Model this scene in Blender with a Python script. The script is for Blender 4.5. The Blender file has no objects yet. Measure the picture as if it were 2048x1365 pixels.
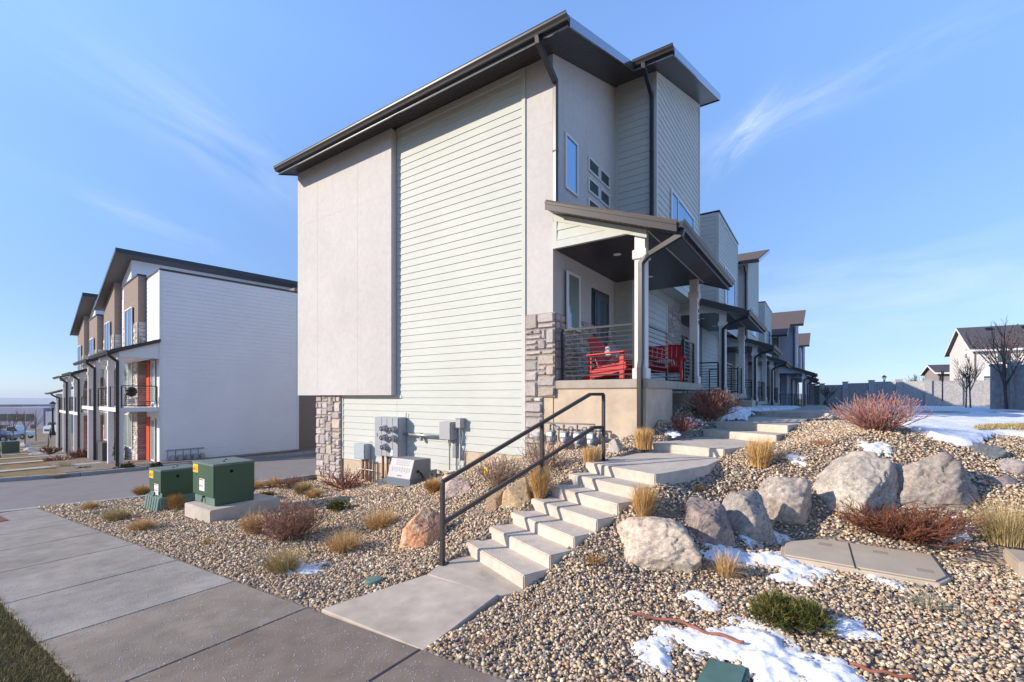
import bpy, bmesh, math, random
import numpy as np
from mathutils import Vector, Matrix, noise
SC = bpy.context.scene
COL = SC.collection
R = math.radians
# ------------------------------------------------------------ camera
TH = R(34.4); FP = 915.0; HZ = 793.0           # eye is the world origin; photo pixels 2048x1365
cam = bpy.data.cameras.new('camera'); camo = bpy.data.objects.new('camera', cam); COL.objects.link(camo)
camo.location = (0, 0, 0); camo.rotation_euler = (R(90), 0, TH)
cam.sensor_width = 36; cam.lens = FP/2048*36; cam.shift_y = (HZ-682.5)/2048
cam.clip_start = .05; cam.clip_end = 9000
SC.camera = camo
# ------------------------------------------------------------ light
SUN_AZ = R(43.5); SUN_EL = R(22.8)              # light travels towards azimuth 43.5 deg clockwise of +Y
dv = Vector((math.sin(SUN_AZ)*math.cos(SUN_EL), math.cos(SUN_AZ)*math.cos(SUN_EL), -math.sin(SUN_EL)))
sl = bpy.data.lights.new('sun', 'SUN'); sl.energy = 4.35; sl.angle = R(.53); sl.color = (1, .875, .73)
so = bpy.data.objects.new('sun', sl); COL.objects.link(so); so.rotation_euler = dv.to_track_quat('-Z', 'Y').to_euler()
W = bpy.data.worlds.new('World'); SC.world = W; W.use_nodes = True
nt = W.node_tree; nt.nodes.clear()
N = nt.nodes.new; Lk = nt.links.new
sky = N('ShaderNodeTexSky'); sky.sky_type = 'NISHITA'; sky.sun_disc = False
sky.sun_elevation = SUN_EL; sky.sun_rotation = R(180)+SUN_AZ; sky.altitude = 1400; sky.air_density = 1.0; sky.dust_density = .25; sky.ozone_density = 2.5
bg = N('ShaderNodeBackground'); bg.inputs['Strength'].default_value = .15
tc = N('ShaderNodeTexCoord')
sp = N('ShaderNodeSeparateXYZ'); Lk(tc.outputs['Generated'], sp.inputs[0])
# thin cirrus wisps: streaky noise around a few sky directions
def _ry(x, y): u = (x-1024)/FP; return Vector((-math.sin(TH)+u*math.cos(TH), math.cos(TH)+u*math.sin(TH), (HZ-y)/FP)).normalized()
def mnode(op, a, b=None, clamp=False):
    n = N('ShaderNodeMath'); n.operation = op; n.use_clamp = clamp
    for i, v in enumerate((a, b)):
        if v is None: continue
        if isinstance(v, (int, float)): n.inputs[i].default_value = v
        else: Lk(v, n.inputs[i])
    return n.outputs[0]
def vdot(v): n = N('ShaderNodeVectorMath'); n.operation = 'DOT_PRODUCT'; Lk(tc.outputs['Generated'], n.inputs[0]); n.inputs[1].default_value = v; return n.outputs['Value']
acc = None
for cx, cy, ex_, ey_, ra, rb, st, sa, sb, sd in ((1600, 215, 1800, 120, .20, .025, .22, 3, 20, 1), (1490, 268, 1540, 210, .06, .022, .45, 6, 26, 2), (430, 280, 600, 390, .20, .06, .18, 2.5, 12, 3), (280, 440, 420, 500, .12, .02, .14, 5, 22, 4), (1750, 600, 2000, 570, .5, .08, .24, 2, 9, 5)):
    c_ = _ry(cx, cy); e_ = _ry(ex_, ey_); T1 = (e_-c_*c_.dot(e_)).normalized(); T2 = c_.cross(T1); a_, b_, f_ = vdot(T1), vdot(T2), vdot(c_)
    g_ = mnode('EXPONENT', mnode('MULTIPLY', mnode('ADD', mnode('POWER', mnode('ABSOLUTE', mnode('DIVIDE', a_, ra)), 2.0), mnode('POWER', mnode('ABSOLUTE', mnode('DIVIDE', b_, rb)), 2.0)), -1.0))
    cbn = N('ShaderNodeCombineXYZ'); Lk(mnode('MULTIPLY', a_, float(sa)), cbn.inputs[0]); Lk(mnode('MULTIPLY', b_, float(sb)), cbn.inputs[1]); cbn.inputs[2].default_value = sd*3.7
    nn = N('ShaderNodeTexNoise'); nn.inputs['Scale'].default_value = 1.6; nn.inputs['Detail'].default_value = 5; nn.inputs['Roughness'].default_value = .62; nn.inputs['Distortion'].default_value = .7; Lk(cbn.outputs[0], nn.inputs[0])
    r_ = N('ShaderNodeMapRange'); r_.inputs[1].default_value = .36; r_.inputs[2].default_value = .72; Lk(nn.outputs[0], r_.inputs[0])
    v_ = mnode('MULTIPLY', mnode('MULTIPLY', g_, r_.outputs[0]), mnode('MULTIPLY', mnode('GREATER_THAN', f_, 0.0), float(st))); acc = v_ if acc is None else mnode('ADD', acc, v_)
m3o = mnode('MINIMUM', acc, .8)
mix = N('ShaderNodeMix'); mix.data_type = 'RGBA'; mix.inputs[7].default_value = (6.2, 6.6, 7.2, 1)
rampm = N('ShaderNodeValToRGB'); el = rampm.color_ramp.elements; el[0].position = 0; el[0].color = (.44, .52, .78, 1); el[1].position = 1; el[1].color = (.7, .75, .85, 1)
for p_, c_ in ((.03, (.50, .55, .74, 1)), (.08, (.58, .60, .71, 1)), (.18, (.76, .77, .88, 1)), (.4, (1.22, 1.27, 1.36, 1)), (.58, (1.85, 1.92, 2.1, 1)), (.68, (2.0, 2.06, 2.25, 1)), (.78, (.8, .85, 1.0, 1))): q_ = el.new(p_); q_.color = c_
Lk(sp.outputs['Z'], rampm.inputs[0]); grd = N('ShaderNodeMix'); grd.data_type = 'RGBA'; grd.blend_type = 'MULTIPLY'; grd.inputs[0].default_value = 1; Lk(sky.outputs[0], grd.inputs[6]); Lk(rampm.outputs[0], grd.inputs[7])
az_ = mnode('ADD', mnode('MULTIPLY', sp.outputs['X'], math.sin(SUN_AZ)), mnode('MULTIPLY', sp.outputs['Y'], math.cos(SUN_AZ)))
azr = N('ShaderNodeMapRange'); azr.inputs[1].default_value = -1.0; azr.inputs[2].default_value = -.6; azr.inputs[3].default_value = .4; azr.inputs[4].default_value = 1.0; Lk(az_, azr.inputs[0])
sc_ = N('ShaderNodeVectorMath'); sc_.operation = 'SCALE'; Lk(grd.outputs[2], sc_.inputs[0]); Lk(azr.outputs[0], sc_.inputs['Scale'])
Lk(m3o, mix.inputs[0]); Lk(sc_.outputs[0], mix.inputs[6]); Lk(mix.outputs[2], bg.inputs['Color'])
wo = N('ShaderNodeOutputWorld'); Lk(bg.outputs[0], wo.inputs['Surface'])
SC.view_settings.view_transform = 'Standard'; SC.view_settings.look = 'None'; SC.view_settings.gamma = 1
SC.view_settings.exposure = .46
try:
    SC.cycles.max_bounces = 8; SC.cycles.use_adaptive_sampling = True
except Exception: pass

# ------------------------------------------------------------ materials
MATS = {}
def mat(name, col, rough=.8, var=.0, vscale=3, bump=0, bscale=60, spec=.3, metal=0, attr=False, var2=0, v2scale=.6, stretch=None, detail=4, coat=0, stain=None):
    if name in MATS: return MATS[name]
    m = bpy.data.materials.new(name); m.use_nodes = True; t = m.node_tree; b = t.nodes['Principled BSDF']
    b.inputs['Roughness'].default_value = rough; b.inputs['Metallic'].default_value = metal
    b.inputs['Specular IOR Level'].default_value = spec
    if coat: b.inputs['Coat Weight'].default_value = coat
    tcn = t.nodes.new('ShaderNodeTexCoord'); geo = t.nodes.new('ShaderNodeNewGeometry')
    src = geo.outputs['Position']
    if stretch:
        mpn = t.nodes.new('ShaderNodeMapping'); mpn.inputs['Scale'].default_value = stretch; t.links.new(src, mpn.inputs[0]); s2 = mpn.outputs[0]
    else: s2 = src
    if attr:
        a = t.nodes.new('ShaderNodeAttribute'); a.attribute_name = 'col'; c = a.outputs['Color']
    else:
        rg = t.nodes.new('ShaderNodeRGB'); rg.outputs[0].default_value = (*col, 1); c = rg.outputs[0]
    for v, s, inp in ((var, vscale, s2), (var2, v2scale, src)):
        if v:
            n = t.nodes.new('ShaderNodeTexNoise'); n.inputs['Scale'].default_value = s; n.inputs['Detail'].default_value = detail; t.links.new(inp, n.inputs[0])
            mr = t.nodes.new('ShaderNodeMapRange'); mr.inputs[1].default_value = .3; mr.inputs[2].default_value = .7; mr.inputs[3].default_value = 1-v; mr.inputs[4].default_value = 1+v; t.links.new(n.outputs[0], mr.inputs[0])
            mu = t.nodes.new('ShaderNodeVectorMath'); mu.operation = 'SCALE'; t.links.new(c, mu.inputs[0]); t.links.new(mr.outputs[0], mu.inputs['Scale']); c = mu.outputs[0]
    for sc_, ss_, lo_, hi_, am_ in (stain or ()):
        n = t.nodes.new('ShaderNodeTexNoise'); n.inputs['Scale'].default_value = ss_; n.inputs['Detail'].default_value = 7; n.inputs['Roughness'].default_value = .65; t.links.new(src, n.inputs[0])
        mr = t.nodes.new('ShaderNodeMapRange'); mr.inputs[1].default_value = lo_; mr.inputs[2].default_value = hi_; mr.inputs[4].default_value = am_; t.links.new(n.outputs[0], mr.inputs[0])
        mxx = t.nodes.new('ShaderNodeMix'); mxx.data_type = 'RGBA'; mxx.inputs[7].default_value = (*sc_, 1); t.links.new(mr.outputs[0], mxx.inputs[0]); t.links.new(c, mxx.inputs[6]); c = mxx.outputs[2]
    t.links.new(c, b.inputs['Base Color'])
    if bump:
        n = t.nodes.new('ShaderNodeTexNoise'); n.inputs['Scale'].default_value = bscale; n.inputs['Detail'].default_value = 5; t.links.new(s2, n.inputs[0])
        bp = t.nodes.new('ShaderNodeBump'); bp.inputs['Strength'].default_value = 1; bp.inputs['Distance'].default_value = bump; t.links.new(n.outputs[0], bp.inputs['Height']); t.links.new(bp.outputs[0], b.inputs['Normal'])
    MATS[name] = m; return m
M_stucco = mat('stucco', (.56, .545, .53), .92, .05, 9, .004, 130, var2=.05, v2scale=.7)
M_joint = mat('joint', (.62, .57, .53), .95)
M_sage = mat('sage_siding', (.54, .565, .525), .7, .035, 22, .0012, 90, stretch=(.15, .15, 1), var2=.04, v2scale=.5)
M_sagetrim = mat('sage_trim', (.56, .585, .54), .7, .03, 10)
M_white = mat('white_siding', (.80, .80, .82), .65, .03, 20, .001, 90, stretch=(.15, .15, 1), var2=.03)
M_whitetrim = mat('white_trim', (.74, .74, .74), .55, .03, 8)
M_post = mat('painted_post', (.76, .73, .70), .55, .04, 6)
M_taupe = mat('taupe_stucco', (.27, .215, .185), .95, .08, 8, .004, 120)
M_lav = mat('grey_siding', (.42, .43, .50), .7, .04, 20, stretch=(.15, .15, 1))
M_dark = mat('bronze_metal', (.022, .021, .024), .38, .1, 5, spec=.5)
M_soffit = mat('soffit_board', (.038, .031, .031), .35, .15, 12, spec=.5)
M_cap = mat('dark_flashing', (.02, .03, .045), .35, spec=.5)
M_rail = mat('black_railing', (.02, .02, .022), .4, spec=.5)
M_hand = mat('handrail_paint', (.04, .035, .036), .45, .1, 30, .0005, 200, spec=.5)
M_stone = mat('veneer_stone', (1, 1, 1), .93, .16, 16, .010, 45, attr=True)
M_mortar = mat('mortar', (.30, .27, .25), .95)
M_found = mat('foundation', (.57, .465, .35), .93, .10, 4, .003, 60, var2=.08, v2scale=1.1, stain=(((.42, .31, .21), 1.8, .52, .75, .6),))
M_slab = mat('porch_slab', (.42, .37, .31), .85, .1, 6, .002, 90, var2=.07)
M_step = mat('step_concrete', (.58, .51, .43), .9, .10, 9, .002, 110, var2=.12, v2scale=1.6, detail=8, stain=(((.30, .22, .15), 3.2, .55, .75, .55), ((.72, .68, .62), 7, .58, .72, .5)))
M_vinyl = mat('vinyl_frame', (.78, .77, .74), .4)
M_door = mat('dark_door', (.03, .045, .06), .4, spec=.5)
M_orange = mat('orange_door', (.62, .07, .015), .45)
M_red = mat('red_plastic', (.55, .012, .018), .42, spec=.45)
M_brass = mat('nickel', (.6, .58, .55), .25, metal=1)
M_grey = mat('grey_enamel', (.36, .38, .41), .5, .04, 8)
M_greyd = mat('grey_enamel_dark', (.27, .28, .30), .5, .05, 8)
M_galv = mat('galvanised_pipe', (.5, .51, .52), .35, .1, 20, metal=.7)
M_rust = mat('rusty_conduit', (.26, .13, .07), .8, .35, 30)
M_glass_b = mat('meter_glass', (.5, .52, .55), .12, metal=.5, spec=.8)
M_green = mat('green_enamel', (.045, .10, .06), .42, .06, 3, spec=.45, var2=.12)
M_green2 = mat('green_enamel_faded', (.13, .22, .19), .6, .1, 6)
M_yellow = mat('yellow_sticker', (.85, .55, .02), .6)
M_sticker = mat('white_sticker', (.8, .8, .8), .6)
M_redp = mat('red_print', (.65, .07, .02), .6)
M_black = mat('black', (.012, .012, .014), .5)
M_snow = mat('snow', (.86, .88, .92), .6, .03, 8, .02, 9, spec=.2, detail=8)
M_shing = mat('shingle', (.13, .105, .095), .95, .25, 30, .006, 60, stretch=(1, 1, 3))
M_shingd = mat('dark_shingle', (.07, .06, .065), .95, .25, 12, .004, 40)
M_bark = mat('bark', (.13, .10, .085), .9, .2, 20)
M_beige = mat('beige_stucco', (.66, .63, .58), .9, .04, 4)
M_blade = mat('grass_blade', (1, 1, 1), .8, attr=True, spec=.15)
M_twig = mat('twig', (1, 1, 1), .8, attr=True, spec=.15)
M_needle = mat('needle', (1, 1, 1), .75, attr=True, spec=.15)
M_peb = mat('pebble', (1, 1, 1), .85, .12, 60, .003, 220, attr=True, spec=.25)
M_light = mat('ceiling_lamp_cover', (.8, .78, .74), .5)
M_clean = mat('white_paint', (.82, .82, .8), .5)
M_vault = mat('vault_lid', (.50, .425, .335), .85, .08, 5, .001, 160, var2=.08)
M_fence = mat('precast_fence', (.40, .385, .37), .95, .22, 9, .02, 14, detail=8)
M_fencec = mat('precast_cap', (.42, .40, .38), .9, .08, 5)
def glass(name, tint, f):
    m = bpy.data.materials.new(name); m.use_nodes = True; t = m.node_tree; b = t.nodes['Principled BSDF']
    b.inputs['Base Color'].default_value = (*tint, 1); b.inputs['Roughness'].default_value = .6
    g = t.nodes.new('ShaderNodeBsdfGlossy'); g.inputs['Roughness'].default_value = .015; g.inputs['Color'].default_value = (.62, .8, .98, 1)
    ms = t.nodes.new('ShaderNodeMixShader'); ms.inputs[0].default_value = f
    t.links.new(b.outputs[0], ms.inputs[1]); t.links.new(g.outputs[0], ms.inputs[2]); t.links.new(ms.outputs[0], t.nodes['Material Output'].inputs[0]); return m
M_glass = glass('window_glass', (.01, .05, .16), .5)
M_glassd = glass('dark_window_glass', (.02, .045, .04), .12)
M_glassc = glass('curtained_glass', (.22, .26, .22), .25)

# ------------------------------------------------------------ mesh builder
class MB:
    def __init__(s): s.v = []; s.f = []; s.c = []; s.cc = (1, 1, 1); s.m = []; s.cm = 0
    def add(s, vs, fs):
        b = len(s.v); s.v += [tuple(p) for p in vs]; s.f += [tuple(i+b for i in f) for f in fs]; s.c += [s.cc]*len(vs); s.m += [s.cm]*len(fs); return s
    def quad(s, a, b, c, d): return s.add([a, b, c, d], [(0, 1, 2, 3)])
    def box(s, x0, x1, y0, y1, z0, z1):
        return s.add([(x0, y0, z0), (x1, y0, z0), (x1, y1, z0), (x0, y1, z0), (x0, y0, z1), (x1, y0, z1), (x1, y1, z1), (x0, y1, z1)],
            [(3, 2, 1, 0), (4, 5, 6, 7), (0, 1, 5, 4), (1, 2, 6, 5), (2, 3, 7, 6), (3, 0, 4, 7)])
    def prism(s, poly, d):                      # poly: 3d points, extruded by vector d
        n = len(poly); top = [tuple(Vector(p)+Vector(d)) for p in poly]
        return s.add(list(poly)+top, [tuple(range(n))[::-1], tuple(range(n, 2*n))]+[(i, (i+1) % n, n+(i+1) % n, n+i) for i in range(n)])
    def bbox(s, x0, x1, y0, y1, z0, z1, b=.01):  # box with chamfered edges
        bm = bmesh.new(); bmesh.ops.create_cube(bm, size=1)
        bmesh.ops.scale(bm, vec=(x1-x0, y1-y0, z1-z0), verts=bm.verts); bmesh.ops.translate(bm, vec=((x0+x1)/2, (y0+y1)/2, (z0+z1)/2), verts=bm.verts)
        bmesh.ops.bevel(bm, geom=bm.edges[:], offset=b, segments=2, affect='EDGES')
        bm.verts.index_update(); s.add([v.co[:] for v in bm.verts], [[v.index for v in f.verts] for f in bm.faces]); bm.free(); return s
    def tube(s, pts, r, n=8, r2=None, cap=True, square=False):
        pts = [Vector(p) for p in pts]; vs = []; fs = []; m = len(pts); up0 = None
        for i, p in enumerate(pts):
            d = (pts[min(i+1, m-1)]-pts[max(i-1, 0)]).normalized()
            if up0 is None:
                up0 = Vector((0, 0, 1)) if abs(d.z) < .9 else Vector((0, 1, 0))
            a = d.cross(up0).normalized(); b = a.cross(d).normalized(); up0 = b if b.length > .1 else up0
            rr = r if r2 is None else r+(r2-r)*i/(m-1)
            k = 1.0
            if 0 < i < m-1:
                d1 = (p-pts[i-1]).normalized(); d2 = (pts[i+1]-p).normalized(); k = 1/max(.5, math.cos(d1.angle(d2)/2)) if d1.length and d2.length else 1
            for j in range(n):
                th = 2*math.pi*(j+.5*square)/n; q = rr*(math.sqrt(2) if square else 1)
                vs.append(p+a*math.cos(th)*q*(k if square else 1)+b*math.sin(th)*q*(k if square else 1))
        for i in range(m-1):
            for j in range(n): fs.append((i*n+j, i*n+(j+1) % n, (i+1)*n+(j+1) % n, (i+1)*n+j))
        if cap: fs += [tuple(range(n))[::-1], tuple(range((m-1)*n, m*n))]
        return s.add(vs, fs)
    def lathe(s, prof, cx=0, cy=0, n=16, axis='z', cz=0):
        vs = []; fs = []
        for r, z in prof:
            for j in range(n):
                a = 2*math.pi*j/n; p = (r*math.cos(a), r*math.sin(a), z)
                if axis == 'y': p = (p[0], p[2], p[1])
                if axis == 'x': p = (p[2], p[0], p[1])
                vs.append((cx+p[0], cy+p[1], cz+p[2]))
        for i in range(len(prof)-1):
            for j in range(n): fs.append((i*n+j, i*n+(j+1) % n, (i+1)*n+(j+1) % n, (i+1)*n+j))
        fs += [tuple(range(n))[::-1], tuple(range((len(prof)-1)*n, len(prof)*n))]
        return s.add(vs, fs)
    def build(s, name, material, parent=None, smooth=False, bev=0):
        me = bpy.data.meshes.new(name); me.from_pydata(s.v, [], s.f)
        ml = material if isinstance(material, (list, tuple)) else [material]
        for m in ml: me.materials.append(m)
        if len(ml) > 1: me.polygons.foreach_set('material_index', s.m)
        a = me.attributes.new('col', 'FLOAT_COLOR', 'POINT')
        a.data.foreach_set('color', [x for c in s.c for x in (*c, 1)])
        bm = bmesh.new(); bm.from_mesh(me); bmesh.ops.recalc_face_normals(bm, faces=bm.faces); bm.to_mesh(me); bm.free()
        if smooth: me.polygons.foreach_set('use_smooth', [True]*len(me.polygons))
        me.update(); o = bpy.data.objects.new(name, me); COL.objects.link(o)
        if parent: o.parent = parent
        if bev:
            bv = o.modifiers.new('bevel', 'BEVEL'); bv.width = bev; bv.segments = 2; bv.limit_method = 'ANGLE'
        return o
def tag(o, label, cat, group=None):
    o['label'] = label; o['category'] = cat
    if group: o['group'] = group
    return o
def thing(name, label, cat, loc=(0, 0, 0), rotz=0, group=None):
    o = bpy.data.objects.new(name, None); COL.objects.link(o); o.location = loc; o.rotation_euler = (0, 0, rotz); o.empty_display_size = .2
    return tag(o, label, cat, group)
def struct(name, mb, m, smooth=False, kind='structure'):
    o = mb.build(name, m, None, smooth); o['kind'] = kind; return o
def arrmesh(name, V, F, material, C=None, parent=None, smooth=False, loc=None):
    V = np.asarray(V, dtype=np.float32); F = np.asarray(F, dtype=np.int32); k = F.shape[1]
    me = bpy.data.meshes.new(name); me.vertices.add(len(V)); me.vertices.foreach_set('co', V.ravel())
    me.loops.add(F.size); me.loops.foreach_set('vertex_index', F.ravel())
    me.polygons.add(len(F)); me.polygons.foreach_set('loop_start', np.arange(0, F.size, k, dtype=np.int32)); me.polygons.foreach_set('loop_total', np.full(len(F), k, dtype=np.int32))
    if smooth: me.polygons.foreach_set('use_smooth', np.ones(len(F), dtype=bool))
    me.materials.append(material)
    if C is not None:
        a = me.attributes.new('col', 'FLOAT_COLOR', 'POINT'); C = np.asarray(C, dtype=np.float32)
        a.data.foreach_set('color', np.concatenate([C, np.ones((len(C), 1), dtype=np.float32)], 1).ravel())
    me.update(calc_edges=True); me.validate()
    o = bpy.data.objects.new(name, me); COL.objects.link(o)
    if parent: o.parent = parent
    if loc is not None: o.location = loc
    return o
def copy_tree(o, parent=None):
    c = o.copy(); COL.objects.link(c); c.parent = parent
    for ch in list(o.children): copy_tree(ch, c)
    return c
# ------------------------------------------------------------ rays and terrain
FW = (-math.sin(TH), math.cos(TH)); RT = (math.cos(TH), math.sin(TH))
def ray(x, y):
    u = (x-1024)/FP
    return Vector((FW[0]+u*RT[0], FW[1]+u*RT[1], (HZ-y)/FP))
def onY(x, y, Y): r = ray(x, y); return r*(Y/r.y)
def onX(x, y, X): r = ray(x, y); return r*(X/r.x)
def onZ(x, y, Z): r = ray(x, y); return r*(Z/r.z)
def zsw(X): return -1.93+.0503*(X+2.53)       # the pavement falls 5 percent towards the left
PHI = R(-22.93); SE = (math.cos(PHI), math.sin(PHI)); SN = (-SE[1], SE[0]); SR = .3168; SH = .134; SW = 1.23
def stp(k, s, dz=0, w=SW): return (-3.547+SN[0]*SR*k+SE[0]*w*s, 4.204+SN[1]*SR*k+SE[1]*w*s, -1.74+SH*k+dz)
CP = []
for X in (-19, -16, -14, -12, -10, -8, -6, -4, -2.5, -1, .5, 2, 4, 7): CP.append((X, 2.5, zsw(min(X, 1))+(.0 if X < -2 else .02))); CP.append((X, .9, zsw(min(X, 1))))
for X in (-14, -10, -6, -2, 2): CP.append((X, -3, zsw(X)))
for px, py in ((628, 962), (682, 968), (740, 967), (820, 962), (900, 946), (1000, 925), (1060, 915), (1120, 905), (1200, 893), (1260, 872)):
    p = onY(px, py, 8.2); CP.append(tuple(p))
CP += [(-15, 4, -2.6), (-14.3, 4.2, -2.57), (-13.4, 8.2, -2.7), (-13.6, 12, -2.9), (-14.3, 16, -3.0)]
for k in range(0, 7):
    a = stp(k, -.06); CP.append((a[0], a[1], a[2]-.06)); a = stp(k, 1.06); CP.append((a[0], a[1], a[2]-.12))
for s in (-.9, -2.0): 
    for k in (-1, 2, 5):
        a = stp(k, s); CP.append((a[0], a[1], max(a[2]-.06+.08*s, zsw(a[0]))))
CP += [(-2.5, 8.05, -.86), (-2.7, 8.0, -.75), (-2.72, 9, -.45), (-2.72, 10.5, -.18), (-2.72, 12.5, -.12), (-2.25, 9.7, -.70), (-2.1, 10.3, -.56), (-1.9, 13, -.42), (-2.6, 16, -.3)]
CP += [(-1.1, 7.4, -.93), (-.55, 9.0, -.80), (-.45, 9.6, -.66), (.1, 12.5, -.5), (1, 12, -.5), (-1.5, 5.9, -1.12), (-1.9, 4.8, -1.42), (-2.3, 3.9, -1.84)]
CP += [(-1.4, 4.5, -1.74), (-.7, 5.3, -1.69), (.9, 6.55, -1.60), (-.5, 6.15, -1.66), (-.36, 5.2, -1.675), (.3, 5.5, -1.675), (.8, 6.0, -1.67), (.2, 6.2, -1.67), (.75, 5.3, -1.68), (1.5, 6.9, -1.36), (2.6, 7.6, -1.25), (.2, 4, -1.76), (1.8, 4.5, -1.68), (-.6, 3.2, -1.84), (1, 3.2, -1.8), (3, 4.5, -1.6), (4, 6, -1.45)]
CP += [(-.95, 6.2, -1.25), (-.5, 7.3, -.92), (.2, 7.6, -.72), (.5, 8.2, -.50), (1.2, 8.4, -.55), (1.6, 8.7, -.6), (2.6, 9.2, -.75), (4, 9.5, -.8), (.3, 9.5, -.5), (1.5, 10.5, -.5), (3, 12, -.5), (6, 11, -.6), (0, 16, -.5), (4, 16, -.5)]
CPn = np.array(CP)
def _tps():
    P = CPn[:, :2]; n = len(P); D = np.linalg.norm(P[:, None]-P[None], axis=2); K = D+np.eye(n)*-.015
    A = np.zeros((n+3, n+3)); A[:n, :n] = K; A[:n, n] = 1; A[:n, n+1:] = P; A[n, :n] = 1; A[n+1:, :n] = P.T
    return np.linalg.solve(A, np.concatenate([CPn[:, 2], np.zeros(3)]))
WT = _tps()
def H(X, Y):
    X = np.atleast_1d(np.asarray(X, float)); Y = np.atleast_1d(np.asarray(Y, float)); out = np.empty(len(X))
    for i in range(0, len(X), 20000):
        P = np.stack([X[i:i+20000], Y[i:i+20000]], 1); D = np.sqrt(((P[:, None]-CPn[None, :, :2])**2).sum(2)+1e-4)
        out[i:i+20000] = D@WT[:-3]+WT[-3]+P@WT[-2:]
    return out
def h1(X, Y): return float(H([X], [Y])[0])
def G(x, y):                                  # where the line of sight through a photo pixel meets the garden ground
    r = ray(x, y); t = np.arange(1.5, 25, .01); z = H(r.x*t, r.y*t); k = np.nonzero(r.z*t < z)[0]
    i = k[0] if len(k) else len(t)-1
    return Vector((r.x*t[i], r.y*t[i], z[i])), float(t[i])
M_fascia = mat('bronze_fascia', (.06, .053, .056), .45, .06, 6)
M_fasciab = mat('glossy_fascia', (.30, .32, .36), .16, .0, 6, metal=.85)
rnd = random.Random(7)
def siding(mb, O, U, Nn, u0, u1, z0, z1, ex=.178, lo=None, hi=None, top=None):
    """lapped boards on a vertical plane; lo/hi(z) clip the ends, top is an upper limit"""
    O = Vector(O); U = Vector(U); Nn = Vector(Nn); z = z0
    while z < z1-.01:
        zb = min(z+ex, z1); a0 = max(u0, lo(z)) if lo else u0; a1 = max(u0, lo(zb)) if lo else u0
        b0 = min(u1, hi(z)) if hi else u1; b1 = min(u1, hi(zb)) if hi else u1
        if b0-a0 > .01:
            if b1 < a1: b1 = a1 = (a1+b1)/2
            P = lambda u, zz, n: O+U*u+Nn*n+Vector((0, 0, zz))
            mb.add([P(a0, z, .0), P(b0, z, .0), P(b0, z, .02), P(a0, z, .02), P(a1, zb, .004), P(b1, zb, .004)],
                [(0, 1, 2, 3), (3, 2, 5, 4)])
            mb.add([P(a0, z, .0), P(a0, z, .022), P(a1, zb, .006), P(a1, zb, 0)], [(0, 1, 2, 3)])
            mb.add([P(b0, z, .0), P(b0, z, .022), P(b1, zb, .006), P(b1, zb, 0)], [(0, 1, 2, 3)])
        z += ex
STC = [(.50, .44, .40), (.46, .41, .385), (.54, .49, .45), (.41, .37, .36), (.48, .43, .415), (.52, .45, .38), (.46, .415, .40), (.49, .44, .41)]
STW = [(.62, .58, .53), (.55, .52, .49), (.66, .62, .56), (.50, .46, .43), (.60, .54, .47)]
STR = [(.40, .29, .26), (.44, .33, .29), (.37, .27, .245), (.47, .36, .32)]
def stones(mb, O, U, Nn, w, h, cols=STC, s=1.0, seed=0, depth=.05, sub=3):
    """ashlar veneer: every stone a pillowed block standing out of the mortar bed"""
    rg = random.Random(seed); O = Vector(O); U = Vector(U); Nn = Vector(Nn)
    mb.cc = (.30, .265, .245); a, b = O, O+U*w
    mb.prism([a, b, b+Vector((0, 0, h)), a+Vector((0, 0, h))], Nn*.012)
    # random rectangle packing: coarse cells of .08 merged
    cs = .085*s; nx = max(1, round(w/cs)); nz_ = max(1, round(h/cs)); cw = w/nx; ch = h/nz_
    g = [[0]*nx for _ in range(nz_)]
    for j in range(nz_):
        for i in range(nx):
            if g[j][i]: continue
            ww = rg.choice([1, 2, 2, 3, 3, 4]); hh = rg.choice([1, 1, 2, 2, 3]) 
            if ww == 4: hh = min(hh, 2)
            if ww == 1 and hh == 1: ww = 2
            k = 0
            while k < ww and i+k < nx and not g[j][i+k]: k += 1
            ww = k
            if nx-(i+ww) == 1: ww += 1 if not g[j][i+ww] else 0
            hh = min(hh, nz_-j)
            for y in range(hh):
                for x in range(ww): g[j+y][i+x] = 1
            c = rg.choice(cols); q = rg.uniform(.8, 1.15); mb.cc = tuple(min(1, v*q) for v in c)
            gp = .007*s; x0 = i*cw+gp; x1 = (i+ww)*cw-gp; z0 = j*ch+gp; z1 = (j+hh)*ch-gp; dd = depth*rg.uniform(.65, 1.1); n = sub+1
            tilt = (rg.uniform(-.25, .25), rg.uniform(-.25, .25)); vs = []; ed = min(.022*s, (x1-x0)*.25)
            for q2 in range(n+1):
                for p2 in range(n+1):
                    fx = p2/n; fz = q2/n; e = (p2 in (0, n)) + (q2 in (0, n))
                    xx = x0 if p2 == 0 else x1 if p2 == n else x0+ed+(x1-x0-2*ed)*(p2-1)/(n-2); zz = z0 if q2 == 0 else z1 if q2 == n else z0+ed+(z1-z0-2*ed)*(q2-1)/(n-2)
                    d = .004 if e else dd*(1+tilt[0]*(fx-.5)+tilt[1]*(fz-.5))+rg.uniform(-.005, .005)
                    jx = rg.uniform(-.006, .006)*s if e == 0 or e == 1 else .012*s*(1 if p2 == 0 else -1); jz = rg.uniform(-.006, .006)*s if e < 2 else 0
                    if not e: jx *= 1.3
                    vs.append(O+U*(xx+jx)+Nn*d+Vector((0, 0, zz+jz)))
            mb.add(vs, [(q2*(n+1)+p2, q2*(n+1)+p2+1, (q2+1)*(n+1)+p2+1, (q2+1)*(n+1)+p2) for q2 in range(n) for p2 in range(n)])
    mb.cc = (1, 1, 1)
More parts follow.
